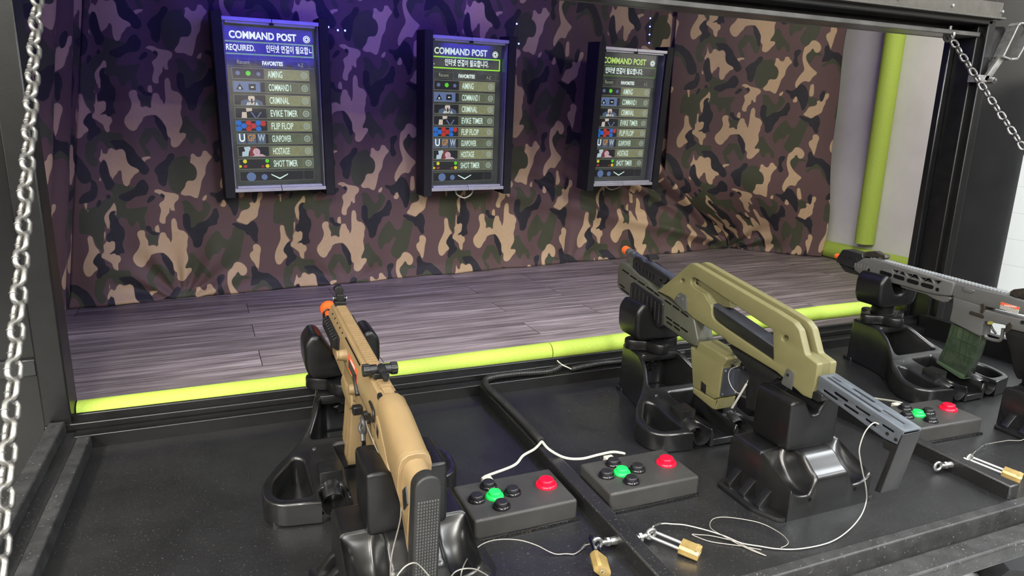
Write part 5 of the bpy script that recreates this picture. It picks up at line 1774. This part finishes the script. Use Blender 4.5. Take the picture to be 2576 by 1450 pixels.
g2 = thing('replica_rifle', 'olive green pulse-style replica rifle with a carrying handle along its top', 'rifle', (0.662, 0.20, 0.20), group='replica rifles on the shooting rests')
S2 = Side(g2, 0.662, 0.0245)
OUT = [(385, 392), (595, 214), (612, 208), (628, 214), (1118, 500), (1132, 506), (1262, 588), (1300, 640), (1338, 798), (1418, 858), (1400, 985), (1376, 1082), (1318, 1058), (1192, 942),
       (1150, 906), (836, 716), (828, 700), (614, 560), (600, 545), (572, 520), (505, 462), (470, 430)]
WIN = [(606, 312), (618, 302), (640, 310), (1076, 606), (1100, 614), (1128, 640), (1132, 838), (1000, 748), (832, 634), (756, 578), (738, 545), (736, 482), (706, 440), (690, 406), (622, 366), (604, 338)]
for off in (-0.0165, 0.0165):
    pts_o = S2.P(OUT, Z3)
    hs = [rounded(S2.P(WIN, Z3), 0.006, 3), [S2.uv(q, Z3) for q in circle_pts(551, 322, 12, 14)], [S2.uv(q, Z3) for q in circle_pts(1207, 692, 19, 16)]]
    MB().plate(rounded(pts_o, 0.004, 3), hs, 0.016, 0.0028, frame_yz(off), 2).build('shell_half', M_OLIVE, g2, deg=45)
CORE = [(470, 425), (560, 330), (604, 350), (690, 410), (736, 485), (740, 560), (832, 640), (1128, 842), (1170, 730), (1330, 800), (1414, 860), (1398, 980), (1372, 1078), (1320, 1054), (1192, 938), (836, 712), (614, 556)]
S2.plate('shell_core', CORE, Z3, M_OLIVE2, half=0.0100, bev=0.0005, dx=0)
S2.plate('shell_web', [(612, 322), (700, 360), (800, 412), (832, 440), (838, 500), (738, 484), (706, 440), (688, 406)], Z3, M_OLIVE2, half=0.0090, off=0.006, bev=0.002, dx=-0.012)
S2.plate('inner_receiver', [(735, 480), (752, 470), (1140, 740), (1140, 842), (1000, 748), (832, 634), (740, 556)], Z3, M_GBLU, half=0.0175, bev=0.003)
S2.plate('receiver_side', [(752, 556), (746, 500), (752, 488), (1134, 750), (1134, 836), (1000, 746), (834, 632)], Z3, M_GBLK, half=0.0010, off=-0.0180, bev=0.0003, dx=-0.006)
MB().cyl((0.010, S2.uv((1020, 600), Z3)[0], S2.uv((1020, 600), Z3)[1]), (0.030, S2.uv((1020, 600), Z3)[0], S2.uv((1020, 600), Z3)[1]), 0.006).build('charging_knob', M_GBLK, g2)
# front: handguard, pump grip, barrel, vented shroud
S2.plate('handguard', [(150, 207), (172, 204), (196, 216), (270, 290), (300, 306), (330, 332), (350, 362), (436, 430), (520, 490), (622, 566), (648, 700), (642, 748), (600, 730), (425, 606), (330, 520), (215, 430), (150, 386), (132, 352), (136, 240)], Z3, M_GREYOL, half=0.0235, bev=0.004, r=0.004)
vs = MB()
for (a, b, c, d) in ((168, 252, 205, 278), (218, 290, 254, 314), (266, 324, 306, 350), (322, 362, 362, 390), (372, 398, 398, 418), (150, 345, 178, 368), (440, 448, 476, 474), (490, 482, 528, 510), (542, 520, 585, 552),
                     (448, 556, 480, 578), (492, 588, 528, 612), (540, 622, 580, 650), (452, 586, 482, 608), (498, 616, 530, 640), (160, 372, 205, 408)):
    p, q = S2.uv((a, b), Z3), S2.uv((c, d), Z3)
    vs.plate(slot_pts(p[0], p[1], q[0], q[1], 0.0022), [], 0.0006, 0, frame_yz(-0.0237))
vs.build('handguard_slot', M_HOLE, g2)
S2.plate('pump_grip', [(222, 336), (240, 330), (300, 372), (420, 452), (432, 472), (426, 612), (402, 628), (330, 578), (216, 446)], Z3, M_GBLK, half=0.0275, bev=0.004, r=0.003, dx=0)
for i in range(8):
    t = i / 7
    a = S2.uv((235 + 175 * t, 350 + 118 * t), Z3)
    b = S2.uv((232 + 170 * t, 445 + 150 * t), Z3)
    for x in (-0.0275, 0.0275):
        MB().cyl((x, a[0], a[1]), (x, b[0], b[1]), 0.0030, n=10).build('pump_rib', M_GBLK, g2)

b0, b1 = S2.uv((222, 146), Z3, -0.024), S2.uv((520, 322), Z3, -0.024)
ax = Vector((0, b0[0] - b1[0], b0[1] - b1[1])).normalized()
B0, B1 = Vector((0, *b0)), Vector((0, *b1))
MB().cyl(B1, B0, 0.0105, n=24).build('barrel_shroud', M_GBLU, g2)
MB().cyl(B0 - ax * 0.004, B0 + ax * 0.014, 0.0112, n=24).build('muzzle_collar', M_GREYOL, g2, 0.001)
MB().cyl(B0 + ax * 0.012, B0 + ax * 0.034, 0.0116, n=24).build('muzzle_tip', M_ORG, g2, 0.002)
MB().cyl(S2.o * 0 + Vector((-0.006, *S2.uv((150, 270), Z3))), Vector((-0.006, *S2.uv((136, 262), Z3))), 0.0085).build('muzzle_tip', M_ORG, g2)
S2.plate('front_sight_block', [(196, 150), (206, 138), (234, 138), (240, 152), (232, 232), (210, 236), (188, 224)], Z3, M_GREYOL, half=0.0090, bev=0.003, dx=-0.015, r=0.003)
vent = [[(248 + 22 * i, 206 + 14.5 * i), (258 + 22 * i, 212 + 14.5 * i), (258 + 22 * i, 246 + 14.5 * i), (248 + 22 * i, 240 + 14.5 * i)] for i in range(6)]
S2.plate('vented_rail', [(234, 184), (252, 166), (272, 178), (284, 196), (300, 208), (318, 206), (452, 300), (446, 330), (428, 348), (396, 350), (372, 338), (232, 258)], Z3, M_GBLK, half=0.0165, bev=0.001, dx=-0.008, holes=vent + [circle_pts(411, 322, 9, 12)])
S2.plate('shroud_tab', [(318, 158), (332, 154), (348, 176), (346, 190), (334, 186)], Z3, M_GBLK, half=0.0150, bev=0.001, dx=-0.012)
S2.plate('side_plate', [(526, 404), (536, 398), (575, 420), (579, 520), (560, 516), (496, 452), (512, 420)], Z3, M_SLATE, half=0.0012, off=-0.0255, bev=0.0005, dx=0.002)
sc_ = MB()
for q in ((530, 420), (558, 440)):
    u = S2.uv(q, Z3)
    sc_.cyl((-0.0265, *u), (-0.0278, *u), 0.0022, n=10)
sc_.build('plate_screw', M_ZINC, g2)
# magazine housing
S2.plate('magazine_housing', [(603, 742), (628, 762), (640, 758), (652, 716), (664, 712), (830, 812), (836, 830), (806, 874), (780, 1072), (752, 1082), (616, 1000)], Z3, M_OLIVE, half=0.0255, bev=0.003, r=0.004)
S2.plate('housing_recess', [(600, 745), (640, 770), (652, 850), (636, 900), (606, 870)], Z3, M_OLIVE2, half=0.0180, bev=0.003, r=0.004)
S2.plate('housing_foot', [(614, 1000), (752, 1086), (780, 1076), (764, 1150), (742, 1146), (616, 1042)], Z3, M_OLIVE, half=0.0255, bev=0.003, r=0.003)
S2.plate('vent_plate', [(672, 966), (702, 992), (698, 1048), (668, 1022)], Z3, M_GBLK, half=0.0008, off=-0.0262, bev=0.0002, dx=0.002)
ra_, rb_ = Vector((0, *S2.uv((808, 884), Z3))), Vector((0, *S2.uv((784, 1062), Z3)))
dv = (rb_ - ra_)
pl = MB().box((ra_ + rb_) / 2 + Vector((0, -0.0015, 0)), (0.044, 0.004, dv.length), Matrix.Rotation(math.atan2(dv.y, -dv.z), 4, 'X'))
pl.build('rear_plate', M_NAVY, g2, 0.001)
sc_ = MB()
for s in (-1, 1):
    for t in (0.08, 0.92):
        c = ra_.lerp(rb_, t) + Vector((s * 0.018, -0.0045, 0))
        sc_.cyl(c + Vector((0, 0.003, 0)), c, 0.0025, n=10)
sc_.build('plate_screw', M_ZINC, g2)
# grip, trigger, rear bracket
S2.plate('pistol_grip', [(845, 735), (960, 790), (1130, 905), (1180, 945), (1120, 985), (1062, 985), (1034, 1020), (1010, 1160), (955, 1150), (948, 1010), (975, 930), (930, 850), (880, 800)], Z3, M_GBLK, half=0.0170, bev=0.004, dx=-0.007, r=0.005)
MB().tube([(0, *S2.uv(q, Z3, -0.02)) for q in ((838, 790), (846, 850), (880, 878), (930, 880))], 0.0035, 8, smooth=4).build('trigger_guard', M_GBLK, g2)
MB().tube([(0, *S2.uv(q, Z3, -0.02)) for q in ((868, 780), (866, 815), (880, 842))], 0.003, 8, smooth=4).build('trigger', M_SLATE, g2)
S2.plate('rear_bracket', [(1216, 888), (1226, 886), (1264, 914), (1266, 926), (1248, 1022), (1186, 984), (1184, 972)], Z3, M_SLATE, half=0.0012, off=-0.0255, bev=0.0006, dx=0.002)
u = S2.uv((1232, 925), Z3)
MB().cyl((-0.0266, *u), (-0.0282, *u), 0.0030, n=12).build('plate_screw', M_GBLK, g2)
u0, u1 = S2.uv((1452, 882), Z3), S2.uv((1452, 912), Z3)
# telescopic stock: open box beam and butt plate
STK = [(704, 172), (1243, 531), (1206, 612), (1118, 570), (690, 258)]
hl_ = [slot_pts(735, 264, 815, 320, 8), slot_pts(806, 280, 880, 330, 9), slot_pts(866, 356, 948, 410, 8), slot_pts(940, 368, 1022, 422, 8), slot_pts(1004, 450, 1060, 488, 8), slot_pts(1110, 486, 1176, 528, 7)]
for off in (-0.0195, 0.0195):
    MB().plate(S2.P(STK, Z4), [S2.P(h, Z4) for h in hl_], 0.003, 0.0004, frame_yz(off)).build('stock_side', M_SLATEB, g2)
q0, q1 = Vector((0, *S2.uv((704, 172), Z4))), Vector((0, *S2.uv((1243, 531), Z4)))
dl = (q1 - q0).length
a_ = math.atan2(q1.z - q0.z, q1.y - q0.y)
mt = Matrix.Translation(q0) @ Matrix(((0, 1, 0, 0), (math.cos(a_), 0, -math.sin(a_), 0), (math.sin(a_), 0, math.cos(a_), 0), (0, 0, 0, 1)))
tops = [slot_pts(0.010, 0.0085, 0.125, 0.0085, 0.0030), slot_pts(0.010, -0.0025, 0.028, -0.0025, 0.0022), slot_pts(0.055, -0.0075, 0.098, -0.0075, 0.0032), slot_pts(0.125, -0.001, 0.165, -0.001, 0.0022), circle_pts(0.078, 0.0, 0.0018, 10)]
MB().plate([(0, -0.0205), (dl, -0.0205), (dl, 0.0205), (0, 0.0205)], tops, 0.003, 0.0004, mt @ Matrix.Diagonal((1, -1, -1, 1))).build('stock_top', M_SLATEB, g2)
S2.plate('stock_rail', [(700, 190), (1200, 545), (1190, 580), (700, 246)], Z4, M_HOLE, half=0.0110, bev=0.001, dx=-0.012)
S2.plate('butt_plate', [(1116, 572), (1206, 614), (1240, 540), (1252, 548), (1106, 922), (1064, 904), (1164, 654), (1118, 630)], Z4, M_GBLK, half=0.0215, bev=0.0018, r=0.002)
sc_ = MB()
for q in ((1142, 540), (1196, 578)):
    u = S2.uv(q, Z4)
    sc_.cyl((-0.0208, *u), (-0.0224, *u), 0.0030, n=12)
sc_.build('stock_screw', M_GBLK, g2)
S2.plate('stock_lever', [(672, 268), (700, 266), (735, 296), (730, 330), (700, 338), (664, 312)], Z4, M_GBLK, half=0.0260, bev=0.002, r=0.002)


def make_clear():
    m, nt, b = new_mat('clear_plastic')
    b.inputs['Base Color'].default_value = (0.9, 0.9, 0.9, 1)
    b.inputs['Roughness'].default_value = 0.1
    b.inputs['Transmission Weight'].default_value = 1.0
    b.inputs['IOR'].default_value = 1.15
    b.inputs['Alpha'].default_value = 0.45
    return m


M_CLEAR = make_clear()
tgp = [S2.uv(q, Z3, 0.004) for q in ((905, 870), (860, 890), (846, 935), (860, 990), (890, 1030), (925, 1040), (960, 985), (970, 960))]
t0 = Vector((S2.xc - 0.0285, S2.o.y + tgp[0][0], S2.o.z + tgp[0][1]))
tag_ = thing('security_tag', 'clear plastic tag looped around the trigger of the olive rifle', 'tag', tuple(t0))
MB().tube([Vector((0, a - tgp[0][0], b - tgp[0][1])) for a, b in tgp], 0.0007, 6, smooth=6).build('loop', M_WIREW, tag_)
bl_ = [S2.uv(q, Z3, 0.004) for q in ((915, 1060), (928, 1065), (962, 990), (950, 985))]
MB().plate([(a - tgp[0][0], b - tgp[0][1]) for a, b in [S2.uv(q, Z3, 0.004) for q in ((866, 1138), (880, 1140), (972, 985), (962, 978))]], [], 0.0012, 0.0002, frame_yz(-0.002)).build('strip', M_WIREW, tag_)
MB().plate([(a - tgp[0][0], b - tgp[0][1]) for a, b in [S2.uv(q, Z3, 0.004) for q in ((885, 870), (922, 900), (905, 985), (880, 1030), (872, 950))]], [], 0.0010, 0.0002, frame_yz(0.004)).build('sleeve', M_CLEAR, tag_)

# ------------------------------------------------------------------ grey carbine
M_GREYG = plain('grey_painted_metal', (0.115, 0.113, 0.110), 0.44, 0.1, var=0.06, vscale=25, bump_s=0.05, bscale=700, bdist=0.0002)
M_GREYG2 = plain('light_grey_rail', (0.27, 0.28, 0.29), 0.40, 0.2, var=0.06, vscale=25)
M_BRN = plain('dark_bronze_metal', (0.045, 0.038, 0.032), 0.36, 0.4, var=0.15, vscale=60)


def make_greenmag():
    m, nt, b = new_mat('translucent_green_plastic')
    n = noise(nt, coord(nt), 40, 3, 0.6)
    nt.links.new(ramp(nt, n, [(0.3, (0.034, 0.050, 0.034)), (0.7, (0.080, 0.108, 0.066))]), b.inputs['Base Color'])
    b.inputs['Roughness'].default_value = 0.22
    b.inputs['Transmission Weight'].default_value = 0.35
    return m


g3 = thing('replica_rifle', 'grey replica carbine with a green translucent magazine', 'rifle', (1.487, 0.20, 0.20), group='replica rifles on the shooting rests')
S3 = Side(g3, 1.487, 0.0240)
tri = []
for i in range(6):
    a, b = 535 + 50 * i, 286 + 13.6 * i
    tri.append([(a, b), (a + 44, b + 11), (a + 28, b + 28), (a + 12, b + 22)] if i % 2 == 0 else [(a + 10, b + 2), (a + 28, b + 6), (a + 42, b + 32), (a - 4, b + 20)])
tri.append([(835, 364), (888, 372), (868, 392), (846, 388)])
S3.plate('handguard', [(258, 246), (322, 202), (400, 208), (985, 382), (982, 402), (960, 476), (940, 480), (850, 470), (700, 432), (590, 400), (480, 372), (352, 352), (256, 290)], Z5, M_GREYG, bev=0.003, holes=tri)
S3.plate('handguard_core', [(300, 240), (400, 225), (960, 395), (940, 465), (500, 360), (300, 280)], Z5, M_HOLE, half=0.0120, bev=0.001, dx=-0.012)
vs = MB()
for (a, b, c, d) in ((456, 306, 520, 326), (556, 334, 612, 352), (655, 366, 715, 384), (758, 396, 822, 414)):
    p, q = S3.uv((a, b), Z5), S3.uv((c, d), Z5)
    vs.plate(slot_pts(p[0], p[1], q[0], q[1], 0.0060), [], 0.0006, 0, frame_yz(-0.0241))
for q in ((362, 290), (864, 432)):
    u = S3.uv(q, Z5)
    vs.cyl((-0.0235, *u), (-0.0244, *u), 0.0055, n=16)
vs.build('handguard_slot', M_HOLE, g3)
gr_ = MB()
for i in range(5):
    p, q = S3.uv((268 + 22 * i, 238 + 5 * i), Z5), S3.uv((262 + 22 * i, 268 + 5 * i), Z5)
    gr_.cyl((-0.0242, *p), (-0.0242, *q), 0.0022, n=8)
gr_.build('handguard_rib', M_GREYG, g3)
S3.plate('lower_guard', [(560, 372), (700, 420), (860, 462), (955, 486), (962, 500), (950, 520), (905, 528), (840, 505), (780, 470), (600, 420)], Z5, M_GREYG, half=0.0180, bev=0.003, dx=-0.005)
S3.plate('muzzle_cap', [(166, 144), (180, 140), (312, 172), (318, 200), (262, 246), (255, 282), (200, 262), (122, 232), (128, 200)], Z5, M_GBLK, half=0.0230, bev=0.003, dx=0)
S3.plate('cap_underside', [(140, 240), (258, 284), (352, 330), (350, 354), (300, 336), (190, 306), (165, 280)], Z5, M_GBLK, half=0.0190, bev=0.003, dx=-0.003)
cg = MB()
for i in range(9):
    p, q = S3.uv((182 + 11 * i, 172 + 3.4 * i), Z5), S3.uv((186 + 11 * i, 204 + 3.4 * i), Z5)
    cg.cyl((-0.0232, *p), (-0.0232, *q), 0.0010, n=6)
cg.build('cap_groove', M_HOLE, g3)
m0, m1 = Vector((0, *S3.uv((150, 192), Z5, -0.024))), Vector((0, *S3.uv((126, 186), Z5, -0.024)))
MB().cyl(m0, m1, 0.0085, n=20).build('muzzle_tip', M_ORG, g3, 0.001)
# rail: teeth stand across the rifle
r0, r1 = Vector((0, *S3.uv((372, 198), Z5, -0.014))), Vector((0, *S3.uv((1400, 470), Z5, -0.014)))
dr_ = (r1 - r0)
n_t = 44
a_ = math.atan2(dr_.z, dr_.y)
tr_ = MB()
tr_.box((r0 + r1) / 2 + Vector((0, 0, -0.004)), (0.0160, dr_.length, 0.005), Matrix.Rotation(a_, 4, 'X'))
for i in range(n_t):
    c = r0.lerp(r1, (i + 0.5) / n_t)
    tr_.box(c, (0.0215, dr_.length / n_t * 0.56, 0.0055), Matrix.Rotation(a_, 4, 'X'))
tr_.build('top_rail', M_GREYG2, g3, 0.0006)
S3.plate('front_sight', [(328, 188), (334, 160), (352, 154), (410, 152), (440, 172), (478, 180), (486, 200), (470, 212), (440, 196), (400, 200), (360, 196)], Z5, M_BRN, half=0.0110, bev=0.002, dx=-0.013)
u = S3.uv((385, 182), Z5, -0.012)
MB().cyl((-0.014, *u), (0.014, *u), 0.006, n=16).build('sight_drum', M_BRN, g3)
S3.plate('rear_sight', [(1388, 470), (1394, 445), (1420, 430), (1496, 422), (1530, 430), (1540, 480), (1500, 500), (1440, 492)], Z5, M_BRN, half=0.0130, bev=0.002, dx=-0.011)
u = S3.uv((1445, 468), Z5, -0.01)
MB().cyl((-0.017, *u), (0.017, *u), 0.0075, n=18).build('sight_drum', M_BRN, g3)
S3.plate('upper_receiver', [(985, 392), (1000, 386), (1380, 478), (1640, 560), (1640, 640), (1440, 608), (1150, 545), (975, 490), (968, 470)], Z5, M_GREYG, half=0.0190, bev=0.004, dx=-0.004)
S3.plate('receiver_boss', [(1044, 424), (1060, 416), (1128, 434), (1134, 444), (1110, 460), (1050, 446)], Z5, M_GREYG, half=0.0215, bev=0.002, dx=-0.002)
S3.plate('lower_receiver', [(975, 484), (1150, 540), (1210, 560), (1210, 580), (1440, 640), (1640, 690), (1640, 780), (1500, 750), (1390, 722), (1345, 690), (1205, 665), (1190, 690), (1180, 768), (1165, 774), (950, 664), (952, 640), (970, 560)], Z5, M_GREYG, half=0.0195, bev=0.003, dx=-0.003)
mgp = []
MAG = [(962, 680), (1182, 768), (1170, 830), (1150, 900), (1110, 985), (1060, 1076), (1040, 1084), (862, 962), (870, 930), (905, 860), (935, 780)]
S3.plate('magazine', MAG, Z5, make_greenmag(), half=0.0130, bev=0.002, dx=-0.010)
S3.plate('magazine_base', [(858, 946), (1060, 1062), (1052, 1086), (1030, 1084), (852, 966)], Z5, plain('green_magazine_base', (0.055, 0.085, 0.05), 0.3), half=0.0145, bev=0.001, dx=-0.009)
mr_ = MB()
for (a, b, c, d) in ((990, 700, 900, 950), (1010, 705, 985, 900), (1055, 725, 1020, 930), (1100, 742, 1058, 960), (1140, 760, 1085, 985), (975, 780, 1150, 850), (940, 860, 1118, 940)):
    p, q = S3.uv((a, b), Z5, -0.010), S3.uv((c, d), Z5, -0.010)
    mr_.cyl((-0.0130, *p), (-0.0130, *q), 0.0011, n=8)
mr_.build('magazine_rib', plain('dark_green_plastic', (0.018, 0.040, 0.018), 0.3), g3)
MB().tube([(0, *S3.uv(q, Z5, -0.02)) for q in ((1190, 740), (1215, 782), (1260, 800), (1310, 805), (1330, 770), (1338, 715))], 0.0045, 8, smooth=4).build('trigger_guard', M_GREYG, g3)
MB().tube([(0, *S3.uv(q, Z5, -0.02)) for q in ((1245, 690), (1262, 725), (1285, 755))], 0.0030, 8, smooth=4).build('trigger', M_GBLK, g3)
S3.plate('pistol_grip', [(1345, 745), (1400, 722), (1510, 752), (1560, 790), (1600, 1075), (1560, 1092), (1440, 1088), (1410, 1020), (1392, 900)], Z5, M_GBLK, half=0.0170, bev=0.005, r=0.006, dx=-0.006)
bc = S3.uv((1190, 555), Z5)
S3.plate('bolt_catch', [(1176, 540), (1196, 534), (1208, 545), (1204, 585), (1190, 606), (1172, 600), (1180, 570)], Z5, M_BRN, half=0.0230, bev=0.001, dx=0)
S3.plate('magazine_release', slot_pts(1105, 603, 1190, 630, 14), Z5, M_BRN, half=0.0205, bev=0.001, dx=-0.002)
S3.plate('selector', [(1375, 680), (1395, 670), (1408, 690), (1395, 720), (1365, 750), (1348, 740), (1358, 700)], Z5, M_BRN, half=0.0225, bev=0.0015, dx=0)
for q in ((958, 518), (1480, 672)):
    u = S3.uv(q, Z5)
    MB().cyl((-0.0215, *u), (0.0215, *u), 0.0050, n=14).build('receiver_pin', M_GBLK, g3)
S3.plate('seal_sticker', [(1248 + 22 * math.cos(t), 676 + 12 * math.sin(t)) for t in [2 * PI * k / 18 for k in range(18)]], Z5, M_YPRINT, half=0.0004, off=-0.0199, bev=0, dx=-0.003)
S3.plate('warning_label', [(1328, 522), (1464, 562), (1448, 612), (1318, 572)], Z5, M_WPRINT, half=0.0004, off=-0.0194, bev=0, dx=-0.004)
S3.plate('label_band', [(1328, 522), (1464, 562), (1459, 580), (1324, 541)], Z5, M_RLBL, half=0.0003, off=-0.0200, bev=0, dx=-0.004)
lb = MB()
for r in range(4):
    for c in range(9):
        a, b = 1326 + c * 14.5 - r * 1.5, 546 + c * 4.3 + r * 8.6
        p, q = S3.uv((a, b), Z5, -0.004), S3.uv((a + 11, b + 3.2), Z5, -0.004)
        lb.cyl((-0.0202, *p), (-0.0202, *q), 0.0006, n=5)
lb.build('label_print', M_KPRINT, g3)
me = text_mesh('WARNING', 0.0062, 0.0001, 1.0, 'CENTER', 0.0002)
u = S3.uv((1398, 554), Z5, -0.004)
me.transform(Matrix.Translation((-0.0205, *u)) @ Matrix.Rotation(-0.11, 4, 'X') @ Matrix(((0, 0, -1, 0), (-1, 0, 0, 0), (0, 1, 0, 0), (0, 0, 0, 1))))
link_mesh('label_print', me, M_WPRINT, g3)
# tube and stock run on past the edge of the photo
e0 = S3.uv((1600, 606), Z5, -0.02)
MB().cyl((0, e0[0] + 0.02, e0[1]), (0, e0[0] - 0.14, e0[1] - 0.014), 0.0145).build('buffer_tube', M_GBLK, g3)
sb = [(e0[0] - 0.04, e0[1] + 0.02), (e0[0] - 0.16, e0[1] + 0.008), (e0[0] - 0.165, e0[1] - 0.115), (e0[0] - 0.145, e0[1] - 0.112), (e0[0] - 0.085, e0[1] - 0.036), (e0[0] - 0.04, e0[1] - 0.026)]
MB().plate(rounded(sb, 0.006), [], 0.036, 0.005, frame_yz(0), 2).build('stock', M_GREYG, g3)

# ------------------------------------------------------------------ tethers
tether('thin steel tether from the tan rifle to the dark-shackled padlock',
       [at(921, 1062, y=0.055), at(928, 1085, y=0.03), at(945, 1125, y=0.0), at(962, 1160, y=-0.03), at(985, 1200, y=-0.06), at(1003, 1240, y=-0.09), at(1008, 1300, y=-0.13), at(985, 1400, y=-0.20), at(985, 1470, y=-0.27), at(1003, 1444, y=-0.26), at(1022, 1424, y=-0.255), at(1043, 1417, y=-0.25), at(1060, 1428, y=-0.245),
        at(1088, 1460, y=-0.24), at(1115, 1490, y=-0.225), at(1136, 1450, y=-0.19), at(1152, 1436, y=-0.18), at(1179, 1431, y=-0.175), at(1206, 1437, y=-0.17), at(1235, 1462, y=-0.165), at(1200, 1500, y=-0.17), at(1162, 1462, y=-0.16), at(1166, 1425, y=-0.15), at(1187, 1392, z=0.030), at(1217, 1368, z=0.026), at(1258, 1358, z=0.022), at(1307, 1360, z=0.017), at(1348, 1372, z=0.011),
        at(1380, 1388, z=0.006), at(1400, 1395, z=0.003), at(1424, 1394, z=0.003), at(1446, 1394, z=0.003), at(1466, 1380, z=0.004), at(1474, 1372, z=0.010), (0.183, -0.096, 0.017)], sleeves=[(at(1462, 1383, z=0.004), at(1473, 1371, z=0.009), 0.0026)])
T2 = tether('white-coated steel tether looping from the olive rifle stock to a padlock',
            [at(2211, 1068, x=0.640), at(2200, 1064, x=0.636), at(2186, 1074, x=0.630), at(2172, 1096, x=0.628), at(2162, 1130, x=0.63), at(2164, 1155, x=0.64), at(2170, 1188, x=0.66), at(2178, 1226, x=0.69), at(2179, 1262, z=0.030), at(2164, 1301, z=0.014), at(2130, 1339, z=0.006), at(2085, 1366, z=0.003), at(2017, 1381, z=0.003), at(1960, 1382, z=0.003), at(1911, 1375, z=0.004), at(1865, 1367, z=0.005), at(1827, 1351, z=0.006), at(1782, 1336, z=0.008), at(1725, 1322, z=0.010), at(1690, 1319, z=0.012), at(1668, 1318, z=0.014), at(1645, 1324, z=0.017), (0.289, -0.104, 0.019)],
            0.0014, M_WIREW, sleeves=[(at(1662, 1318, z=0.014), at(1645, 1324, z=0.017), 0.0026)])
lp_ = [at(1964, 1379, z=0.003), at(1979, 1372, z=0.004), at(1982, 1362, z=0.006), at(1964, 1343, z=0.008), at(1922, 1320, z=0.010), at(1880, 1309, z=0.011), at(1827, 1302, z=0.011), at(1797, 1305, z=0.011), at(1786, 1318, z=0.010), at(1792, 1333, z=0.008), at(1830, 1355, z=0.006), at(1860, 1371, z=0.004), at(1895, 1387, z=0.003), at(1927, 1399, z=0.002), at(1905, 1389, z=0.002), at(1873, 1374, z=0.003), at(1846, 1362, z=0.004), at(1790, 1349, z=0.005), at(1757, 1346, z=0.004), at(1741, 1345, z=0.004), at(1752, 1351, z=0.003), at(1790, 1364, z=0.002), at(1860, 1374, z=0.002), at(1915, 1384, z=0.002)]
P0 = Vector(T2.location)
MB().tube([Vector(q) - P0 for q in lp_], 0.0009, 6, smooth=10).build('loose_loop', M_WIRE, T2, deg=80)
tether('thin tether running off the right edge of the photo from the third padlock', [(1.105, -0.106, 0.018), at(2438, 1154, z=0.020), at(2450, 1140, z=0.020), at(2466, 1126, z=0.018), at(2482, 1119, z=0.016), at(2504, 1114, z=0.012), at(2534, 1109, z=0.010), at(2580, 1102, z=0.012), (1.40, -0.05, 0.06), (1.46, -0.03, 0.16)], 0.0012, M_WIRE,
       sleeves=[(at(2456, 1135, z=0.019), at(2468, 1125, z=0.018), 0.0028), (at(2474, 1122, z=0.017), at(2484, 1118, z=0.016), 0.0032)])

# ------------------------------------------------------------------ black blocks on the shop floor
M_BLOCK = plain('black_rubber_block', (0.028, 0.028, 0.030), 0.6, var=0.15)
def block(label, px, size, rz, h=0.0):
    p = at(*px, z=-0.9 + h)
    o = MB().plate(rounded([(-size[0] / 2, 0), (size[0] / 2, 0), (size[0] / 2, size[2] * 0.55), (size[0] * 0.28, size[2]), (-size[0] * 0.28, size[2]), (-size[0] / 2, size[2] * 0.55)], 0.004, 2), [], size[1], 0.003, frame_xz(0)).build('rubber_block', M_BLOCK)
    o.location = (p[0], p[1], -0.9 + h)
    o.rotation_euler = (0, 0, rz)
    return tag(o, label, 'block', 'black blocks on the shop floor under the counter')


block('black block on the pale floor in the bottom right corner, the largest in view', (2530, 1462), (0.17, 0.16, 0.10), -0.5)
block('black block on the pale floor at the right edge, behind the largest block', (2556, 1412), (0.16, 0.16, 0.10), 0.5)
block('small black block tip under the front bar, left of the other floor blocks', (2445, 1424), (0.10, 0.10, 0.07), 0.7)
